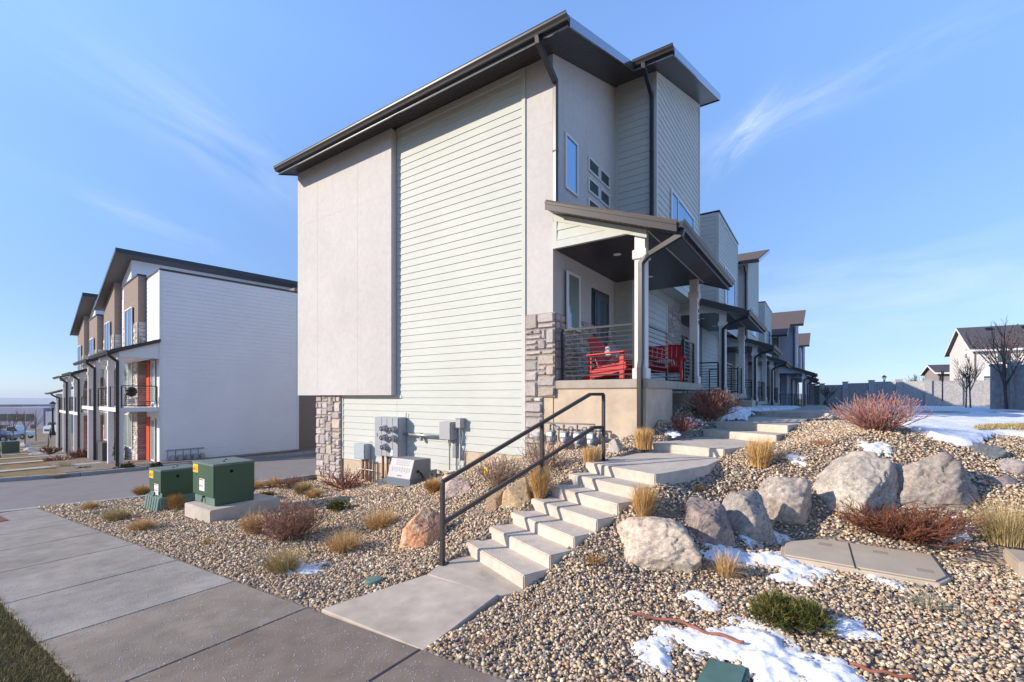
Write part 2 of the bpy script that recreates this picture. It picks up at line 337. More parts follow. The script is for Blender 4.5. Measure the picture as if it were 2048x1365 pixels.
def window(parent, O, U, Nn, w, h, gl=None, mull=(), label=None, fr=.05, frm=None, rails=()):
    """frame standing 3 cm proud with glass set back in it; pane is a child of the frame"""
    O = Vector(O); U = Vector(U); Nn = Vector(Nn); Z = Vector((0, 0, 1)); f = MB()
    def bar(u0, u1, z0, z1, n0=0, n1=.04): f.prism([O+U*u0+Z*z0+Nn*n0, O+U*u1+Z*z0+Nn*n0, O+U*u1+Z*z1+Nn*n0, O+U*u0+Z*z1+Nn*n0], Nn*(n1-n0))
    bar(0, w, 0, fr); bar(0, w, h-fr, h); bar(0, fr, fr, h-fr); bar(w-fr, w, fr, h-fr)
    for m_ in mull: bar(m_-fr/2, m_+fr/2, fr, h-fr, 0, .036)
    for m_ in rails: bar(fr, w-fr, m_-fr/3, m_+fr/3, 0, .034)
    wo_ = f.build('window', frm or M_vinyl, parent)
    if label: wo_['label'] = label
    g = MB(); g.prism([O+U*fr+Z*fr+Nn*.004, O+U*(w-fr)+Z*fr+Nn*.004, O+U*(w-fr)+Z*(h-fr)+Nn*.004, O+U*fr+Z*(h-fr)+Nn*.004], Nn*.012)
    g.build('pane', gl or M_glass, wo_); return wo_
def plate(mb, poly, n): mb.prism(poly, n)
def railing(parent, A, B, z0, h=1.02, posts=True, n=9, ps=.022, lab=None, m=None, top=.02):
    A = Vector(A); B = Vector(B); f = MB(); d = (B-A).normalized()
    for P in (A, B): f.tube([P+Vector((0, 0, z0)), P+Vector((0, 0, z0+h))], ps, 4, square=True)
    f.tube([A+Vector((0, 0, z0+h+.018)), B+Vector((0, 0, z0+h+.018))], top, 4, square=True)
    f.tube([A+Vector((0, 0, z0+.10)), B+Vector((0, 0, z0+.10))], .014, 4, square=True)
    for i in range(1, n+1):
        zz = z0+.10+(h-.10)*i/(n+1); f.tube([A+Vector((0, 0, zz)), B+Vector((0, 0, zz))], .007, 4, square=True)
    return f.build('railing', m or M_rail, parent)
def gutter(parent, A, B, h=.13, w=.13, out=(0, -1, 0), m=None):
    """K-style gutter from A to B (top back edge), front lip rolled"""
    A = Vector(A); B = Vector(B); o = Vector(out); Z = Vector((0, 0, 1)); f = MB()
    pr = [(0, 0), (0, -h), (w*.6, -h), (w*.72, -h*.72), (w*.95, -h*.35), (w, -.012), (w*1.06, 0), (w*.92, .008), (w*.9, -.02), (w*.1, -.03)]
    f.prism([A+o*a+Z*b for a, b in pr], B-A); return f.build('gutter', m or M_dark, parent)
def downspout(parent, pts, r=.042, m=None):
    f = MB(); f.tube(pts, r, 4, square=True)
    p0, p1 = Vector(pts[-2]), Vector(pts[-1]); L_ = (p1-p0).length
    for k in range(1, int(L_/1.3)+1):
        q = p0+(p1-p0)*(k*1.3/L_); f.tube([q-Vector((0, 0, .02)), q+Vector((0, 0, .02))], r*1.12, 4, square=True)
    return f.build('downspout', m or M_dark, parent, bev=.006)
def post(parent, x, y, z0, z1, s=.20, m=None, label=None):
    f = MB(); h = s/2; k = h*1.32
    f.bbox(x-h, x+h, y-h, y+h, z0+.2, z1, .006); f.bbox(x-k, x+k, y-k, y+k, z0, z0+.2, .008); f.bbox(x-k, x+k, y-k, y+k, z1-.5, z1-.33, .008)
    o = f.build('porch_post', m or M_post, parent)
    if label: o['label'] = label
    return o
def text(parent, s, size, loc, rot, m, name='house_number', depth=.004):
    cu = bpy.data.curves.new('t', 'FONT'); cu.body = s; cu.size = size; cu.extrude = depth; cu.align_x = 'CENTER'; cu.space_line = .95
    to = bpy.data.objects.new('t', cu); COL.objects.link(to); bpy.context.view_layer.update()
    me = bpy.data.meshes.new_from_object(to.evaluated_get(bpy.context.evaluated_depsgraph_get())); bpy.data.objects.remove(to); bpy.data.curves.remove(cu)
    me.materials.clear(); me.materials.append(m); o = bpy.data.objects.new(name, me); COL.objects.link(o)
    o.parent = parent; o.location = loc; o.rotation_euler = rot; return o
X1, Y1, Z1 = (1, 0, 0), (0, 1, 0), (0, 0, 1)
EAVE = 6.74; SL = .35
def row_unit(label, X0, Y0, z0, kind, end=False, wall=None, sid=None, wh=EAVE, bay0=3.385, wid=8.2, zlow=-1.6, porch=True, numbers=None, group=None, detail=True, side=False, door=None, fnd=None, sidetrim=None, furnish=False, flat_top=7.3, dsend=-.6):
    wall = wall or M_stucco; sid = sid or M_sage; strim = sidetrim or M_sagetrim; fnd = fnd or M_found
    T = thing('townhouse', label, 'townhouse', (X0, Y0, z0), 0, group)
    shed = kind == 'shed'; zt = (lambda y: wh+SL*y) if shed else (lambda y: flat_top)
    # --- core walls
    w = MB(); y0 = 0
    def core(x0, x1, a, b, z, mbb):
        mbb.prism([(x0, a, z), (x0, b, z), (x0, b, zt(b)-.004), (x0, a, zt(a)-.004)], (x1-x0, 0, 0))
    core(-9.05, 0, 0, bay0, -.3, w); w.build('stucco_wall', wall, T)
    w = MB(); core(-9.03, -.01, bay0+.002, wid-.002, -.3, w); w.box(-9.04, .45, bay0, wid, -.05, 2.9)
    w.prism([(0, bay0, 2.9), (0, wid, 2.9), (0, wid, zt(wid)-.006), (0, bay0, zt(bay0)-.006)], (1.08, 0, 0)); w.build('bay', strim, T)
    # siding on the bay
    s = MB(); t = MB(); lo = (lambda z: (z-zt(0))/SL) if shed else None
    siding(s, (1.08, 0, 0), Y1, X1, bay0+.1, wid-.08, 2.75, (zt(wid) if shed else flat_top)-.12, lo=(lambda z: (z+.14-zt(0))/SL) if shed else None)
    siding(s, (0, bay0, 0), X1, (0, -1, 0), .08, 1.0, 2.75, zt(bay0)-.14)
    siding(s, (.45, 0, 0), Y1, X1, bay0+.1, 6.55, .0, 2.72); siding(s, (0, bay0, 0), X1, (0, -1, 0), .06, .36, 0, 2.72)
    s.build('bay_siding', sid, T)
    for q_ in ((1.083, 1.112, bay0-.03, bay0+.1, 2.75, zt(bay0)-.02), (1.083, 1.112, wid-.08, wid, 2.75, zt(wid)-.03), (1.0, 1.083, bay0-.03, bay0-.002, 2.75, zt(bay0)-.02), (.003, .08, bay0-.028, bay0-.002, .02, zt(bay0)-.15),
            (.08, 1.0, bay0-.027, bay0-.002, zt(bay0)-.14, zt(bay0)-.01), (.453, .482, bay0-.03, bay0+.1, 0.01, 2.715), (.36, .453, bay0-.03, bay0-.002, .01, 2.715), (.453, .48, 6.55, 6.64, .01, 2.715)):
        t = MB(); t.box(*q_); t.build('corner_board', strim, T)
    t = MB()
    t.prism([(1.083, bay0+.1, zt(bay0+.1)-.16), (1.083, wid-.08, zt(wid-.08)-.16), (1.083, wid-.08, zt(wid-.08)-.01), (1.083, bay0+.1, zt(bay0+.1)-.01)], (.027, 0, 0))
    t.build('frieze_board', strim, T)
    v = MB(); stones(v, (.46, 6.65, -.05), Y1, X1, wid-6.65, 2.76, seed=int(Y0), sub=3); v.build('stone_veneer', M_stone, T); v = MB(); stones(v, (.004, .08 if end else .02, 0), Y1, X1, bay0-.1, 1.41, seed=3, sub=3 if detail else 3)
    v.build('stone_veneer', M_stone, T)
    if side:   # exposed end wall corner
        v = MB()
        stones(v, (-.66, -.012, -.34), X1, (0, -1, 0), .72, 1.75, seed=11, s=1.25, depth=.06); stones(v, (-.66, -.012, -1.55), X1, (0, -1, 0), .42, 1.21, seed=12, s=1.25, depth=.06); v.build('stone_veneer', M_stone, T)
    # windows: upper bay, tall, small six
    window(T, (1.105, 4.63, 3.85), Y1, X1, 2.6, 1.55, M_glass, (.7,), 'wide upper window with two panes')
    if detail:
        window(T, (.002, .50, 4.16), Y1, X1, .60, 1.20, M_glass, label='tall narrow upper window')
        for k in range(3):
            for q in range(2): window(T, (.002, 1.66+q*.67, 5.01-.49*k), Y1, X1, .60, .33, M_glassd, fr=.035, label='small dark upper window')
        j = MB()
        for yy in (.42, 1.6, 3.2): j.box(-.002, .0025, yy, yy+.012, 3.4, zt(yy)-.02)
        j.prism([(-.002, .05, 5.35), (-.002, 3.3, 5.35), (-.002, 3.3, 5.362), (-.002, .05, 5.362)], (.0045, 0, 0))
        for zz in (4.0, 2.3): j.box(-.002, .0025, .02, 3.3, zz, zz+.012)
        j.build('control_joint', M_joint, T)
    window(T, (.07, .46, 1.12), Y1, X1, .62, 1.24, M_glassc, label='porch window with pale blind')
    # door
    d = MB(); dz = 2.2; d.box(.0, .03, 1.88, 2.9, .02, dz+.08); df = d.build('door_frame', M_dark, T)
    d = MB(); d.box(.03, .055, 1.96, 2.82, .03, dz)
    for a, b, c, e in ((2.06, 2.34, .25, 1.0), (2.44, 2.72, .25, 1.0), (2.06, 2.34, 1.15, 2.05), (2.44, 2.72, 1.15, 2.05)):
        d.box(.055, .066, a, b, c, c+.02); d.box(.055, .066, a, b, e-.02, e); d.box(.055, .066, a, a+.02, c+.02, e-.02); d.box(.055, .066, b-.02, b, c+.02, e-.02)
    do = d.build('door', door or M_door, T); hn = MB(); hn.tube([(.055, 2.72, 1.0), (.11, 2.72, 1.0), (.11, 2.62, 1.0)], .012, 8); hn.lathe([(.03, 0), (.03, .02), (.02, .028)], .055, 2.72, 10, 'x', 1.16); hn.build('handle', M_brass, do)
    # --- main roof
    if shed:
        r = MB(); xl = -9.2
        yh = wid+.28; yb = bay0-.62; ye = -.72
        top = [(xl, ye), (.73, ye), (.73, yb), (1.68, yb), (1.68, yh), (xl, yh)]
        r.prism([(x, y, zt(y)+.17) for x, y in top], (0, 0, .035)); ro = r.build('roof', M_shing, T)
        f = MB(); z_ = lambda y, o=0: zt(y)+o
        def strip(a, b, th=.03, hgt=.19):
            (xa, ya), (xb_, yb_) = a, b; dx, dy = xb_-xa, yb_-ya; L_ = math.hypot(dx, dy); nx_, ny_ = dy/L_*th, -dx/L_*th
            f.prism([(xa, ya, z_(ya, -.02)), (xb_, yb_, z_(yb_, -.02)), (xb_, yb_, z_(yb_, -.02+hgt)), (xa, ya, z_(ya, -.02+hgt))], (nx_, ny_, 0))
        for i in range(len(top)): strip(top[i], top[(i+1) % 6])
        f.build('fascia', M_fasciab, ro)
        so_ = MB(); n = 0; y = ye+.005
        while y < yh-.02:                         # soffit boards run across the slope
            yy = min(y+.10, yh-.005); xr = .725 if y < yb-.05 else 1.675
            so_.prism([(xl+.01, y, z_(y)), (xl+.01, yy-.012, z_(yy-.012)), (xl+.01, yy-.012, z_(yy-.012)+.03), (xl+.01, y, z_(y)+.03)], (xr-xl-.01, 0, 0)); y += .10
        so_.prism([(xl+.01, ye+.01, z_(ye+.01)+.02), (xl+.01, yb, z_(yb)+.02), (xl+.01, yb, z_(yb)+.06), (xl+.01, ye+.01, z_(ye+.01)+.06)], (.72-xl, 0, 0))
        so_.prism([(xl+.01, yb, z_(yb)+.02), (xl+.01, yh-.01, z_(yh)+.02), (xl+.01, yh-.01, z_(yh)+.06), (xl+.01, yb, z_(yb)+.06)], (1.66-xl, 0, 0))
        so_.build('soffit', M_soffit, ro)
        gutter(T, (xl, ye-.03, zt(ye)+.17), (.76, ye-.03, zt(ye)+.17)); gutter(T, (.74, yb-.03, zt(yb)+.17), (1.71, yb-.03, zt(yb)+.17))
        # roof edge shingle chips
        downspout(T, [(.12, ye-.1, zt(ye)+.03), (.12, ye-.08, zt(ye)-.07), (.07, -.02, wh-.62), (.07, -.02, wh-.75), (.07, -.02, 3.62)])
        downspout(T, [(1.0, yb-.09, zt(yb)+.03), (1.0, yb-.08, zt(yb)-.07), (1.0, bay0-.08, zt(bay0)-.62), (1.0, bay0-.08, zt(bay0)-.75), (1.0, bay0-.08, 3.2)])
    else:
        r = MB(); r.box(-9.07, .03, 0, bay0-.03, flat_top, flat_top+.07); r.box(-9.07, 1.14, bay0-.03, wid+.01, flat_top, flat_top+.07); r.build('roof', M_cap, T)
    if porch:
        # --- porch
        px1 = 1.96; yE = 4.5
        f = MB(); f.bbox(.012, px1, -.015, yE, -.17, 0, .012); f.build('porch_slab', M_slab, T)
        f = MB(); f.box(.0 if side else 0, 1.93, .02, 1.75, zlow, -.17); f.box(0, 1.1, 1.75, yE-.05, zlow, -.172); f.box(1.1, 2.3, 3.3, 4.4, zlow, -.26); f.build('foundation', fnd, T)
        post(T, 1.80, .15, 0, 2.72); p2 = post(T, 1.80, 4.32, 0, 2.72)
        if numbers: text(T, '\n'.join(numbers), .165, (1.906, 4.32, 1.92), (R(90), 0, R(90)), M_black)
        railing(T, (.14, .14, 0), (1.66, .14, 0), 0); railing(T, (1.82, .34, 0), (1.82, 1.72, 0), 0); railing(T, (1.82, 3.15, 0), (1.82, 4.12, 0), 0); railing(T, (.55, 4.4, 0), (1.66, 4.4, 0), 0)
        zc = 2.715; ra, rb = 3.60, 2.64; zr = lambda x: ra+(rb-ra)*x/2.56; ya, yb_ = -.30, 4.85
        m = MB(); m.prism([(.0, ya, zr(0)-.02), (2.56, ya, zr(2.56)-.02), (2.56, ya, zr(2.56)+.025), (.0, ya, zr(0)+.025)], (0, yb_-ya, 0)); pr = m.build('porch_roof', M_shing, T)
        m = MB()
        m.prism([(.0, ya-.03, zr(0)-.185), (2.56, ya-.03, zr(2.56)-.185), (2.56, ya-.03, zr(2.56)-.02), (.0, ya-.03, zr(0)-.02)], (0, .03, 0))
        m.prism([(.0, ya-.042, zr(0)-.07), (2.56, ya-.042, zr(2.56)-.07), (2.56, ya-.042, zr(2.56)-.02), (.0, ya-.042, zr(0)-.02)], (0, .012, 0))
        m.prism([(.0, yb_, zr(0)-.185), (2.56, yb_, zr(2.56)-.185), (2.56, yb_, zr(2.56)-.02), (.0, yb_, zr(0)-.02)], (0, .03, 0)); m.box(2.53, 2.56, ya, yb_, zr(2.56)-.185, zr(2.56)-.02); m.build('fascia', M_fascia, pr)
        m = MB(); y = ya+.02                      # ceiling boards, flat to the post line and then following the rafters
        yy = 0.0; 
        xx = .01
        y = .03
        while y < yb_-.05:
            y2 = min(y+.1, yb_)-.014; m.box(.01, 1.95, y, y2, zc, zc+.03); m.prism([(1.95, y, zc), (2.53, y, zr(2.53)-.19), (2.53, y, zr(2.53)-.16), (1.95, y, zc+.03)], (0, y2-y, 0)); y += .1
        m.box(.01, 1.95, .0, yb_-.02, zc+.018, zc+.05); m.prism([(1.95, .0, zc+.018), (2.53, .0, zr(2.53)-.172), (2.53, .0, zr(2.53)-.15), (1.95, .0, zc+.05)], (0, yb_-.02, 0))
        # under the rake overhang
        for k in range(25):
            x = .02+k*.1; m.prism([(x, ya, zr(x)-.17), (x+.085, ya, zr(x+.085)-.17), (x+.085, ya, zr(x+.085)-.14), (x, ya, zr(x)-.14)], (0, .3, 0))
        m.build('soffit', M_soffit, pr)
        m = MB(); m.box(.0, 1.95, -.0, .05, zc-.01, zc+.14); m.prism([(.01, .0, zc+.14), (1.95, .0, zc+.14), (1.95, 0, zr(1.95)-.18), (.01, 0, zr(0)-.18)], (0, .03, 0))
        siding(m, (0, .0, 0), X1, (0, -1, 0), .1, 1.9, zc+.15, zr(0)-.3, ex=.2, hi=lambda z: (ra-.3-z)/(ra-rb)*2.56)
        m.prism([(.02, -.024, zr(.02)-.31), (1.95, -.024, zr(1.95)-.31), (1.95, -.024, zr(1.95)-.17), (.02, -.024, zr(.02)-.17)], (0, .022, 0)); m.box(.012, .10, -.026, -.001, zc+.14, zr(.1)-.3); m.box(0.005, 1.95, -.028, -.001, zc-.01, zc+.14)
        m.box(1.93, 1.96, .05, yb_-.1, zc-.004, zc+.02)
        m.build('gable_panel', strim if sid is not M_white else M_whitetrim, T)
        gutter(T, (2.56, ya, zr(2.56)+.01), (2.56, yb_, zr(2.56)+.01), .12, .12, (1, 0, 0))
        if not (end and not side):
            downspout(T, [(2.62, ya+.12, zr(2.56)-.1), (2.60, ya+.12, zr(2.56)-.2), (2.0, .0, 2.26), (1.84, .0, 2.12), (1.84, -.0, 1.95), (1.84, -.0, .35), (1.84, -.06, .2), (1.84, -.06, dsend)])
        for yy in (1.1, 3.3):
            m = MB(); m.lathe([(.0, zc-.006), (.07, zc-.012), (.085, zc-.004), (.085, zc+.01)], .95, yy, 20); m.build('ceiling_light', M_light, T, True)
    return T
# ============================================================ near row
XF = -4.626
U1 = row_unit('nearest pale stucco and sage sided end townhouse with a tall slanted dark roof', XF, 8.25, .32, 'shed', end=True, side=True, zlow=-1.45, dsend=-.92)
U2 = row_unit('second sage townhouse of the near row, flat topped bay right behind the end unit', XF, 16.45, .1, 'flat', zlow=-.8, numbers=None, detail=False)
U3 = row_unit('third sage townhouse of the near row, slanted roof tip showing above the flat bays', XF, 24.85, -.25, 'shed', zlow=-.5, detail=False, wh=6.45)
U4 = row_unit('fourth sage townhouse of the near row, small flat topped bay farthest along it', XF, 33.4, -.45, 'flat', zlow=-.4, detail=False, wid=8.4, flat_top=7.1)
text(U1, '1\n6\n3\n9', .17, (1.907, 4.32, 2.02), (R(90), 0, R(90)), M_black)
# extra pieces of the end wall (local frame of U1)
def side_wall(T):
    m = MB(); m.box(-9.05, -4.71, -.19, -.001, -.29, EAVE-.07); b = m.build('stucco_panel', M_stucco, T)
    m = MB()
    for x in (-8.0, -6.1): m.box(x, x+.012, -.1925, -.188, -.29, EAVE-.1)
    for z in (1.6, 3.25, 5.0): m.box(-9.04, -4.72, -.1925, -.188, z, z+.012)
    m.box(-.66, -.01, -.0025, .002, 4.0, 4.012); m.box(-.66, -.01, -.0025, .002, 5.35, 5.362)
    m.build('control_joint', M_joint, T)
    m = MB(); siding(m, (0, 0, 0), X1, (0, -1, 0), -4.69, -.76, -1.6, EAVE-.16)
    siding(m, (0, 0, 0), X1, (0, -1, 0), -6.97, -4.69, -1.6, -.36, ex=.178); siding(m, (0, 0, 0), X1, (0, -1, 0), -6.97, -2.39, -2.134, -1.6)
    m.build('siding', M_sage, T)
    m = MB(); m.box(-.755, -.665, -.028, -.001, -1.6, EAVE-.02); m.box(-4.70, -.755, -.03, -.001, EAVE-.16, EAVE-.02); m.box(-7.05, -6.97, -.028, -.001, -2.13, -.31); m.box(-6.97, -4.5, -.03, -.001, -.37, -.292); m.build('trim_board', M_sagetrim, T)
    m = MB(); m.box(-8.2, -.005, .004, .3, -3.2, -1.0); m.box(-8.2, -8.0, .004, 8, -3.2, -.29); m.box(-.5, -.004, .003, .3, -1.6, -.1); m.build('foundation', M_found, T)
    m = MB(); stones(m, (-8.24, -.05, -2.75), X1, (0, -1, 0), 1.2, 2.45, seed=5, s=1.15, depth=.06); stones(m, (-8.24, 1.0, -2.75), (0, -1, 0), (-1, 0, 0), 1.05, 2.45, seed=6, s=1.15, depth=.05)
    m.build('stone_pier', M_stone, T)
    m = MB(); m.box(-8.24, -7.045, -.05, -.0, -2.9, -.3); m.build('pier_core', M_found, T)
    m = MB(); m.box(-8.5, -8.2, .3, 8.1, -3.3, -.3); m.build('garage_wall', M_taupe, T)
side_wall(U1)
# ============================================================ far row, pale grey
GB = 'grey townhouses of the far row'
for k, (Y0, z0, kd, lab) in enumerate(((42.5, -.87, 'shed', 'pale grey townhouse with brown shingled slanted roof, first of the far row'), (50.9, -1.0, 'flat', 'low grey townhouse squeezed between the two far slanted roofs'),
        (59.3, -1.1, 'shed', 'grey townhouse with the farthest brown slanted roof at the end of the far row'))):
    row_unit(lab, -3.2, Y0, z0, kd, wall=M_taupe, sid=M_lav, sidetrim=M_lav, wh=5.8, zlow=-.6, detail=False, flat_top=5.9)
# ============================================================ left rows (rotated a little, three storeys)
LR = R(-6.6)
def left_unit(label, x0, z0, first=False, kind='flat', base=(-25.2, 8.2, -3.21), nporch=True, roofspan=None):
    ex = Vector((math.cos(LR), math.sin(LR), 0)); o = Vector(base)+ex*x0+Vector((0, 0, z0))
    T = thing('townhouse', label, 'townhouse', o, LR)
    W_ = 6.3; zt = (lambda x: 9.0) if kind == 'flat' else (lambda x: 10.75+.30*(x))     # x runs 0..-6.3
    m = MB(); m.prism([(-W_+.01, 0, -1), (0, 0, -1), (0, 0, zt(0) if kind == 'flat' else 9.0+.0), (-W_+.01, 0, zt(-W_) if kind == 'flat' else 8.86)], (0, 6.28 if first else 11.5, 0)) if kind == 'flat' else m.prism([(-W_+.01, 0, -1), (-.01, 0, -1), (-.01, 0, zt(0)), (-W_+.01, 0, zt(-W_))], (0, 11.5, 0))
    m.build('wall', M_white, T)
    # bay
    bz = 9.15 if kind == 'flat' else None
    m = MB(); b0, b1 = -W_+.02, -2.7
    if kind == 'flat': m.box(b0, b1, -.33, -.002, -.5, bz)
    else: m.prism([(b0, -.33, -.5), (b1, -.33, -.5), (b1, -.33, zt(b1)-.02), (b0, -.33, zt(b0)-.02)], (0, .328, 0))
    m.build('bay', M_taupe, T)
    m = MB()
    stones(m, (b0, -.335, -.4), X1, (0, -1, 0), b1-b0, 5.3, STW, 1.3, seed=int(abs(x0)*10)+1, depth=.035, sub=3); stones(m, (b0, -.335, 5.4), X1, (0, -1, 0), .5, 1.5, STW, 1.3, seed=9, sub=3, depth=.035); stones(m, (b1-1.25, -.335, 5.4), X1, (0, -1, 0), 1.25, 1.5, STW, 1.3, seed=10, sub=3, depth=.035); stones(m, (b0+.5, -.335, 5.4), X1, (0, -1, 0), 1.85, .4, STW, 1.3, seed=19, sub=3, depth=.035)
    stones(m, (b1+.003, -.33, 5.4), Y1, X1, .33, 1.5, STW, 1.3, seed=14, sub=3, depth=.03)
    stones(m, (b1+.003, -.33, -.4), Y1, X1, .33, 5.3, STR, 1.2, seed=13, sub=3, depth=.03)
    m.build('stone_veneer', M_stone, T)
    if kind == 'flat':
        m = MB(); m.box(b0-.03, b1+.03, -.37, 0, bz, bz+.09)
        if first: m.box(-2.72, .04, -.03, 6.3, 9.0, 9.09); m.box(-2.72, -.7, 6.3, 11.5, 9.0, 9.09)
        else: m.box(-2.72, .0, -.03, 11.5, 9.0, 9.09)
        m.build('parapet_cap', M_cap, T)
    s = MB()
    if first: siding(s, (.0, 0, 0), Y1, X1, .08, 6.2, .1, 8.95, ex=.19)
    siding(s, (0, 0, 0), X1, (0, -1, 0), -2.6, -.06, 5.7, 8.95, ex=.19)
    s.build('siding', M_white, T)
    if first:
        t = MB(); t.box(.002, .03, -.03, .08, 0, 9.0); t.box(-.08, .002, -.03, -.002, 5.7, 9.0); t.box(.002, .03, 6.2, 6.32, 0, 9.0); t.box(.002, .024, .08, 6.2, -.3, .1); t.build('corner_board', M_whitetrim, T)
        t = MB(); t.box(-5.9, -.5, 6.29, 14.5, -1.0, 9.4); t.build('taupe_wall', M_taupe, T)
    # windows on the bay front, doors on the wall
    for z in (.55, 2.75+.6, 5.75): window(T, (-5.45, -.385, z), X1, (0, -1, 0), 1.8, 1.75 if z < 5 else 2.0, M_glass if z > 5 else M_glassc, (.9,), fr=.06)
    for z in (.0, 2.72):
        d = MB(); d.box(-2.5, -1.85, -.05, -.004, z+.02, z+2.2); d.build('door', M_orange, T)
        window(T, (-1.35, -.045, z+.15), X1, (0, -1, 0), .7, 2.0, M_glassc, fr=.07)
    # balcony
    m = MB(); m.box(-2.68, .0, -1.5, -.002, 2.52, 2.7); m.box(-4.9, -2.68, -1.5, -.40, 2.52, 2.7); bo = m.build('balcony_slab', M_whitetrim, T)
    railing(T, (-.1, -1.42, 0), (-2.3, -1.42, 0), 2.7, .95, n=8); railing(T, (-2.5, -1.42, 0), (-4.8, -1.42, 0), 2.7, .95, n=8); railing(T, (-.05, -1.35, 0), (-.05, -.1, 0), 2.7, .95, n=8); railing(T, (-4.85, -1.35, 0), (-4.85, -.45, 0), 2.7, .95, n=8)
    for x in (-.15, -2.5): post(T, x, -1.38, -.5, 4.95, .22, M_whitetrim)
    m = MB(); m.prism([(-4.95, -1.75, 5.12), (-4.95, -1.75, 5.2), (-4.95, .0, 5.82), (-4.95, .0, 5.7)], (5.05, 0, 0)); pr = m.build('porch_roof', M_shingd, T)
    m = MB(); m.prism([(.1, -1.75, 5.06), (.1, -1.75, 5.22), (.1, .0, 5.84), (.1, .0, 5.68)], (.03, 0, 0)); m.build('fascia', M_dark, pr)
    m = MB(); m.prism([(.0, -1.45, 4.93), (.0, -1.45, 5.15), (.0, -.0, 5.68), (.0, -.0, 4.93)], (-.05, 0, 0)); m.box(-4.9, -.05, -1.5, -1.38, 4.93, 5.13); m.build('gable_panel', M_whitetrim, T)
    m = MB(); m.box(-4.9, -.055, -1.38, -.34, 4.9, 4.94); m.build('soffit', M_whitetrim, T)
    gutter(T, (-4.95, -1.76, 5.2), (.12, -1.76, 5.2), .13, .13)
    downspout(T, [(.05, -1.82, 5.08), (.05, -1.8, 4.98), (.0, -1.5, 4.72), (.0, -1.5, 4.6), (.0, -1.5, -.4)], .055)
    if kind == 'shed':    # slanted roof over this unit; its high edge overhangs the flat neighbour
        m = MB(); a, b = .62, -W_-.45; m.prism([(a, -.72, zt(a)+.03), (b, -.72, zt(b)+.03), (b, -.72, zt(b)+.14), (a, -.72, zt(a)+.14)], (0, 12.4, 0)); r = m.build('roof', M_shingd, T)
        m = MB(); m.prism([(a, -.76, zt(a)-.04), (b, -.76, zt(b)-.04), (b, -.76, zt(b)+.16), (a, -.76, zt(a)+.16)], (0, .04, 0)); m.box(a, a+.04, -.76, 11.7, zt(a)-.06, zt(a)+.18); m.build('fascia', M_cap, r)
        m = MB(); m.prism([(a-.01, -.71, zt(a)-.0), (b, -.71, zt(b)-.0), (b, -.71, zt(b)+.03), (a-.01, -.71, zt(a)+.03)], (0, 12.3, 0)); m.build('soffit', mat('grey_soffit', (.13, .12, .13), .6), r)
    return T
L1 = left_unit('nearest white sided townhouse across the lane with a tall blank end wall', 0, 0, True)
L2 = left_unit('second townhouse across the lane, under the biggest slanted dark roof', -6.3, -.05, kind='shed')
L3 = left_unit('third townhouse across the lane, flat topped taupe bay between two slanted roofs', -12.6, -.5)
L4 = left_unit('fourth townhouse across the lane, under the lower slanted roof farther left', -18.9, -.55, kind='shed')
# lower two storey block beyond
bx = Vector((-25.2, 8.2, -3.21))+Vector((math.cos(LR), math.sin(LR), 0))*-25.2
L5 = thing('townhouse', 'low far end townhouse with only its dark porch roof and downspout showing', 'townhouse', bx+Vector((0, 0, -.9)), LR)
m = MB(); m.box(-6, 0, 0, 10, -1, 4.6); m.build('wall', M_white, L5)
for q, (x, z) in enumerate(((0, 4.3),)):
    m = MB(); m.prism([(-5, -1.8, z), (-5, -1.8, z+.1), (-5, 0, z+.75), (-5, 0, z+.6)], (5.1, 0, 0)); m.build('porch_roof', M_shingd, L5)
    gutter(L5, (-5, -1.8, z+.1), (.1, -1.8, z+.1)); downspout(L5, [(0, -1.85, z), (0, -1.8, z-.1), (0, -1.4, z-.35), (0, -1.4, z-.5), (0, -1.4, -.5)], .055)
post(L5, -.25, -1.3, -.6, 4.3, .2, M_whitetrim); post(L5, -2.5, -1.3, -.6, 4.3, .2, M_whitetrim)
# ============================================================ ground
rs = np.random.RandomState(4)
def sstep(a, b, x): t = np.clip((x-a)/(b-a), 0, 1); return t*t*(3-2*t)
_H0 = H
def H(X, Y):
    X = np.atleast_1d(np.asarray(X, float)); Y = np.atleast_1d(np.asarray(Y, float)); w = sstep(12, 16, Y)*sstep(-6, -3, X)
    return _H0(X, Y)*(1-w)+(-.45-.011*(Y-14))*w
def zbase(X, Y):
    left = -1.93+.0503*(np.clip(X, -170, 1)+2.53)
    far = np.sqrt(X*X+Y*Y); left = left-sstep(300, 3000, far)*50
    up = -.62-.008*np.clip(Y-12, 0, 60)
    w = sstep(8, 13, Y)*sstep(-8, -2, X+0*Y)
    return left*(1-w)+(up-sstep(300, 3000, far)*50)*w
def inpoly(X, Y, poly):
    ins = np.zeros(len(X), bool); n = len(poly)
    for i in range(n):
        x1, y1 = poly[i][:2]; x2, y2 = poly[(i+1) % n][:2]
        if y1 == y2: continue
        c = ((Y > min(y1, y2)) & (Y <= max(y1, y2))) & (X < (x2-x1)*(Y-y1)/(y2-y1)+x1); ins ^= c
    return ins
def grid(name, xs, ys, zf, material, mask=None, kind='structure', smooth=True):
    XX, YY = np.meshgrid(xs, ys); Zv = zf(XX.ravel(), YY.ravel()); nx = len(xs)
    V = np.stack([XX.ravel(), YY.ravel(), Zv], 1); a = (np.arange(len(ys)-1)[:, None]*nx+np.arange(nx-1)[None]).ravel()
    F = np.stack([a, a+1, a+1+nx, a+nx], 1)
    if mask is not None:
        cx = V[F, 0].mean(1); cy = V[F, 1].mean(1); F = F[mask(cx, cy)]
    o = arrmesh(name, V, F, material, smooth=smooth); o['kind'] = kind; return o
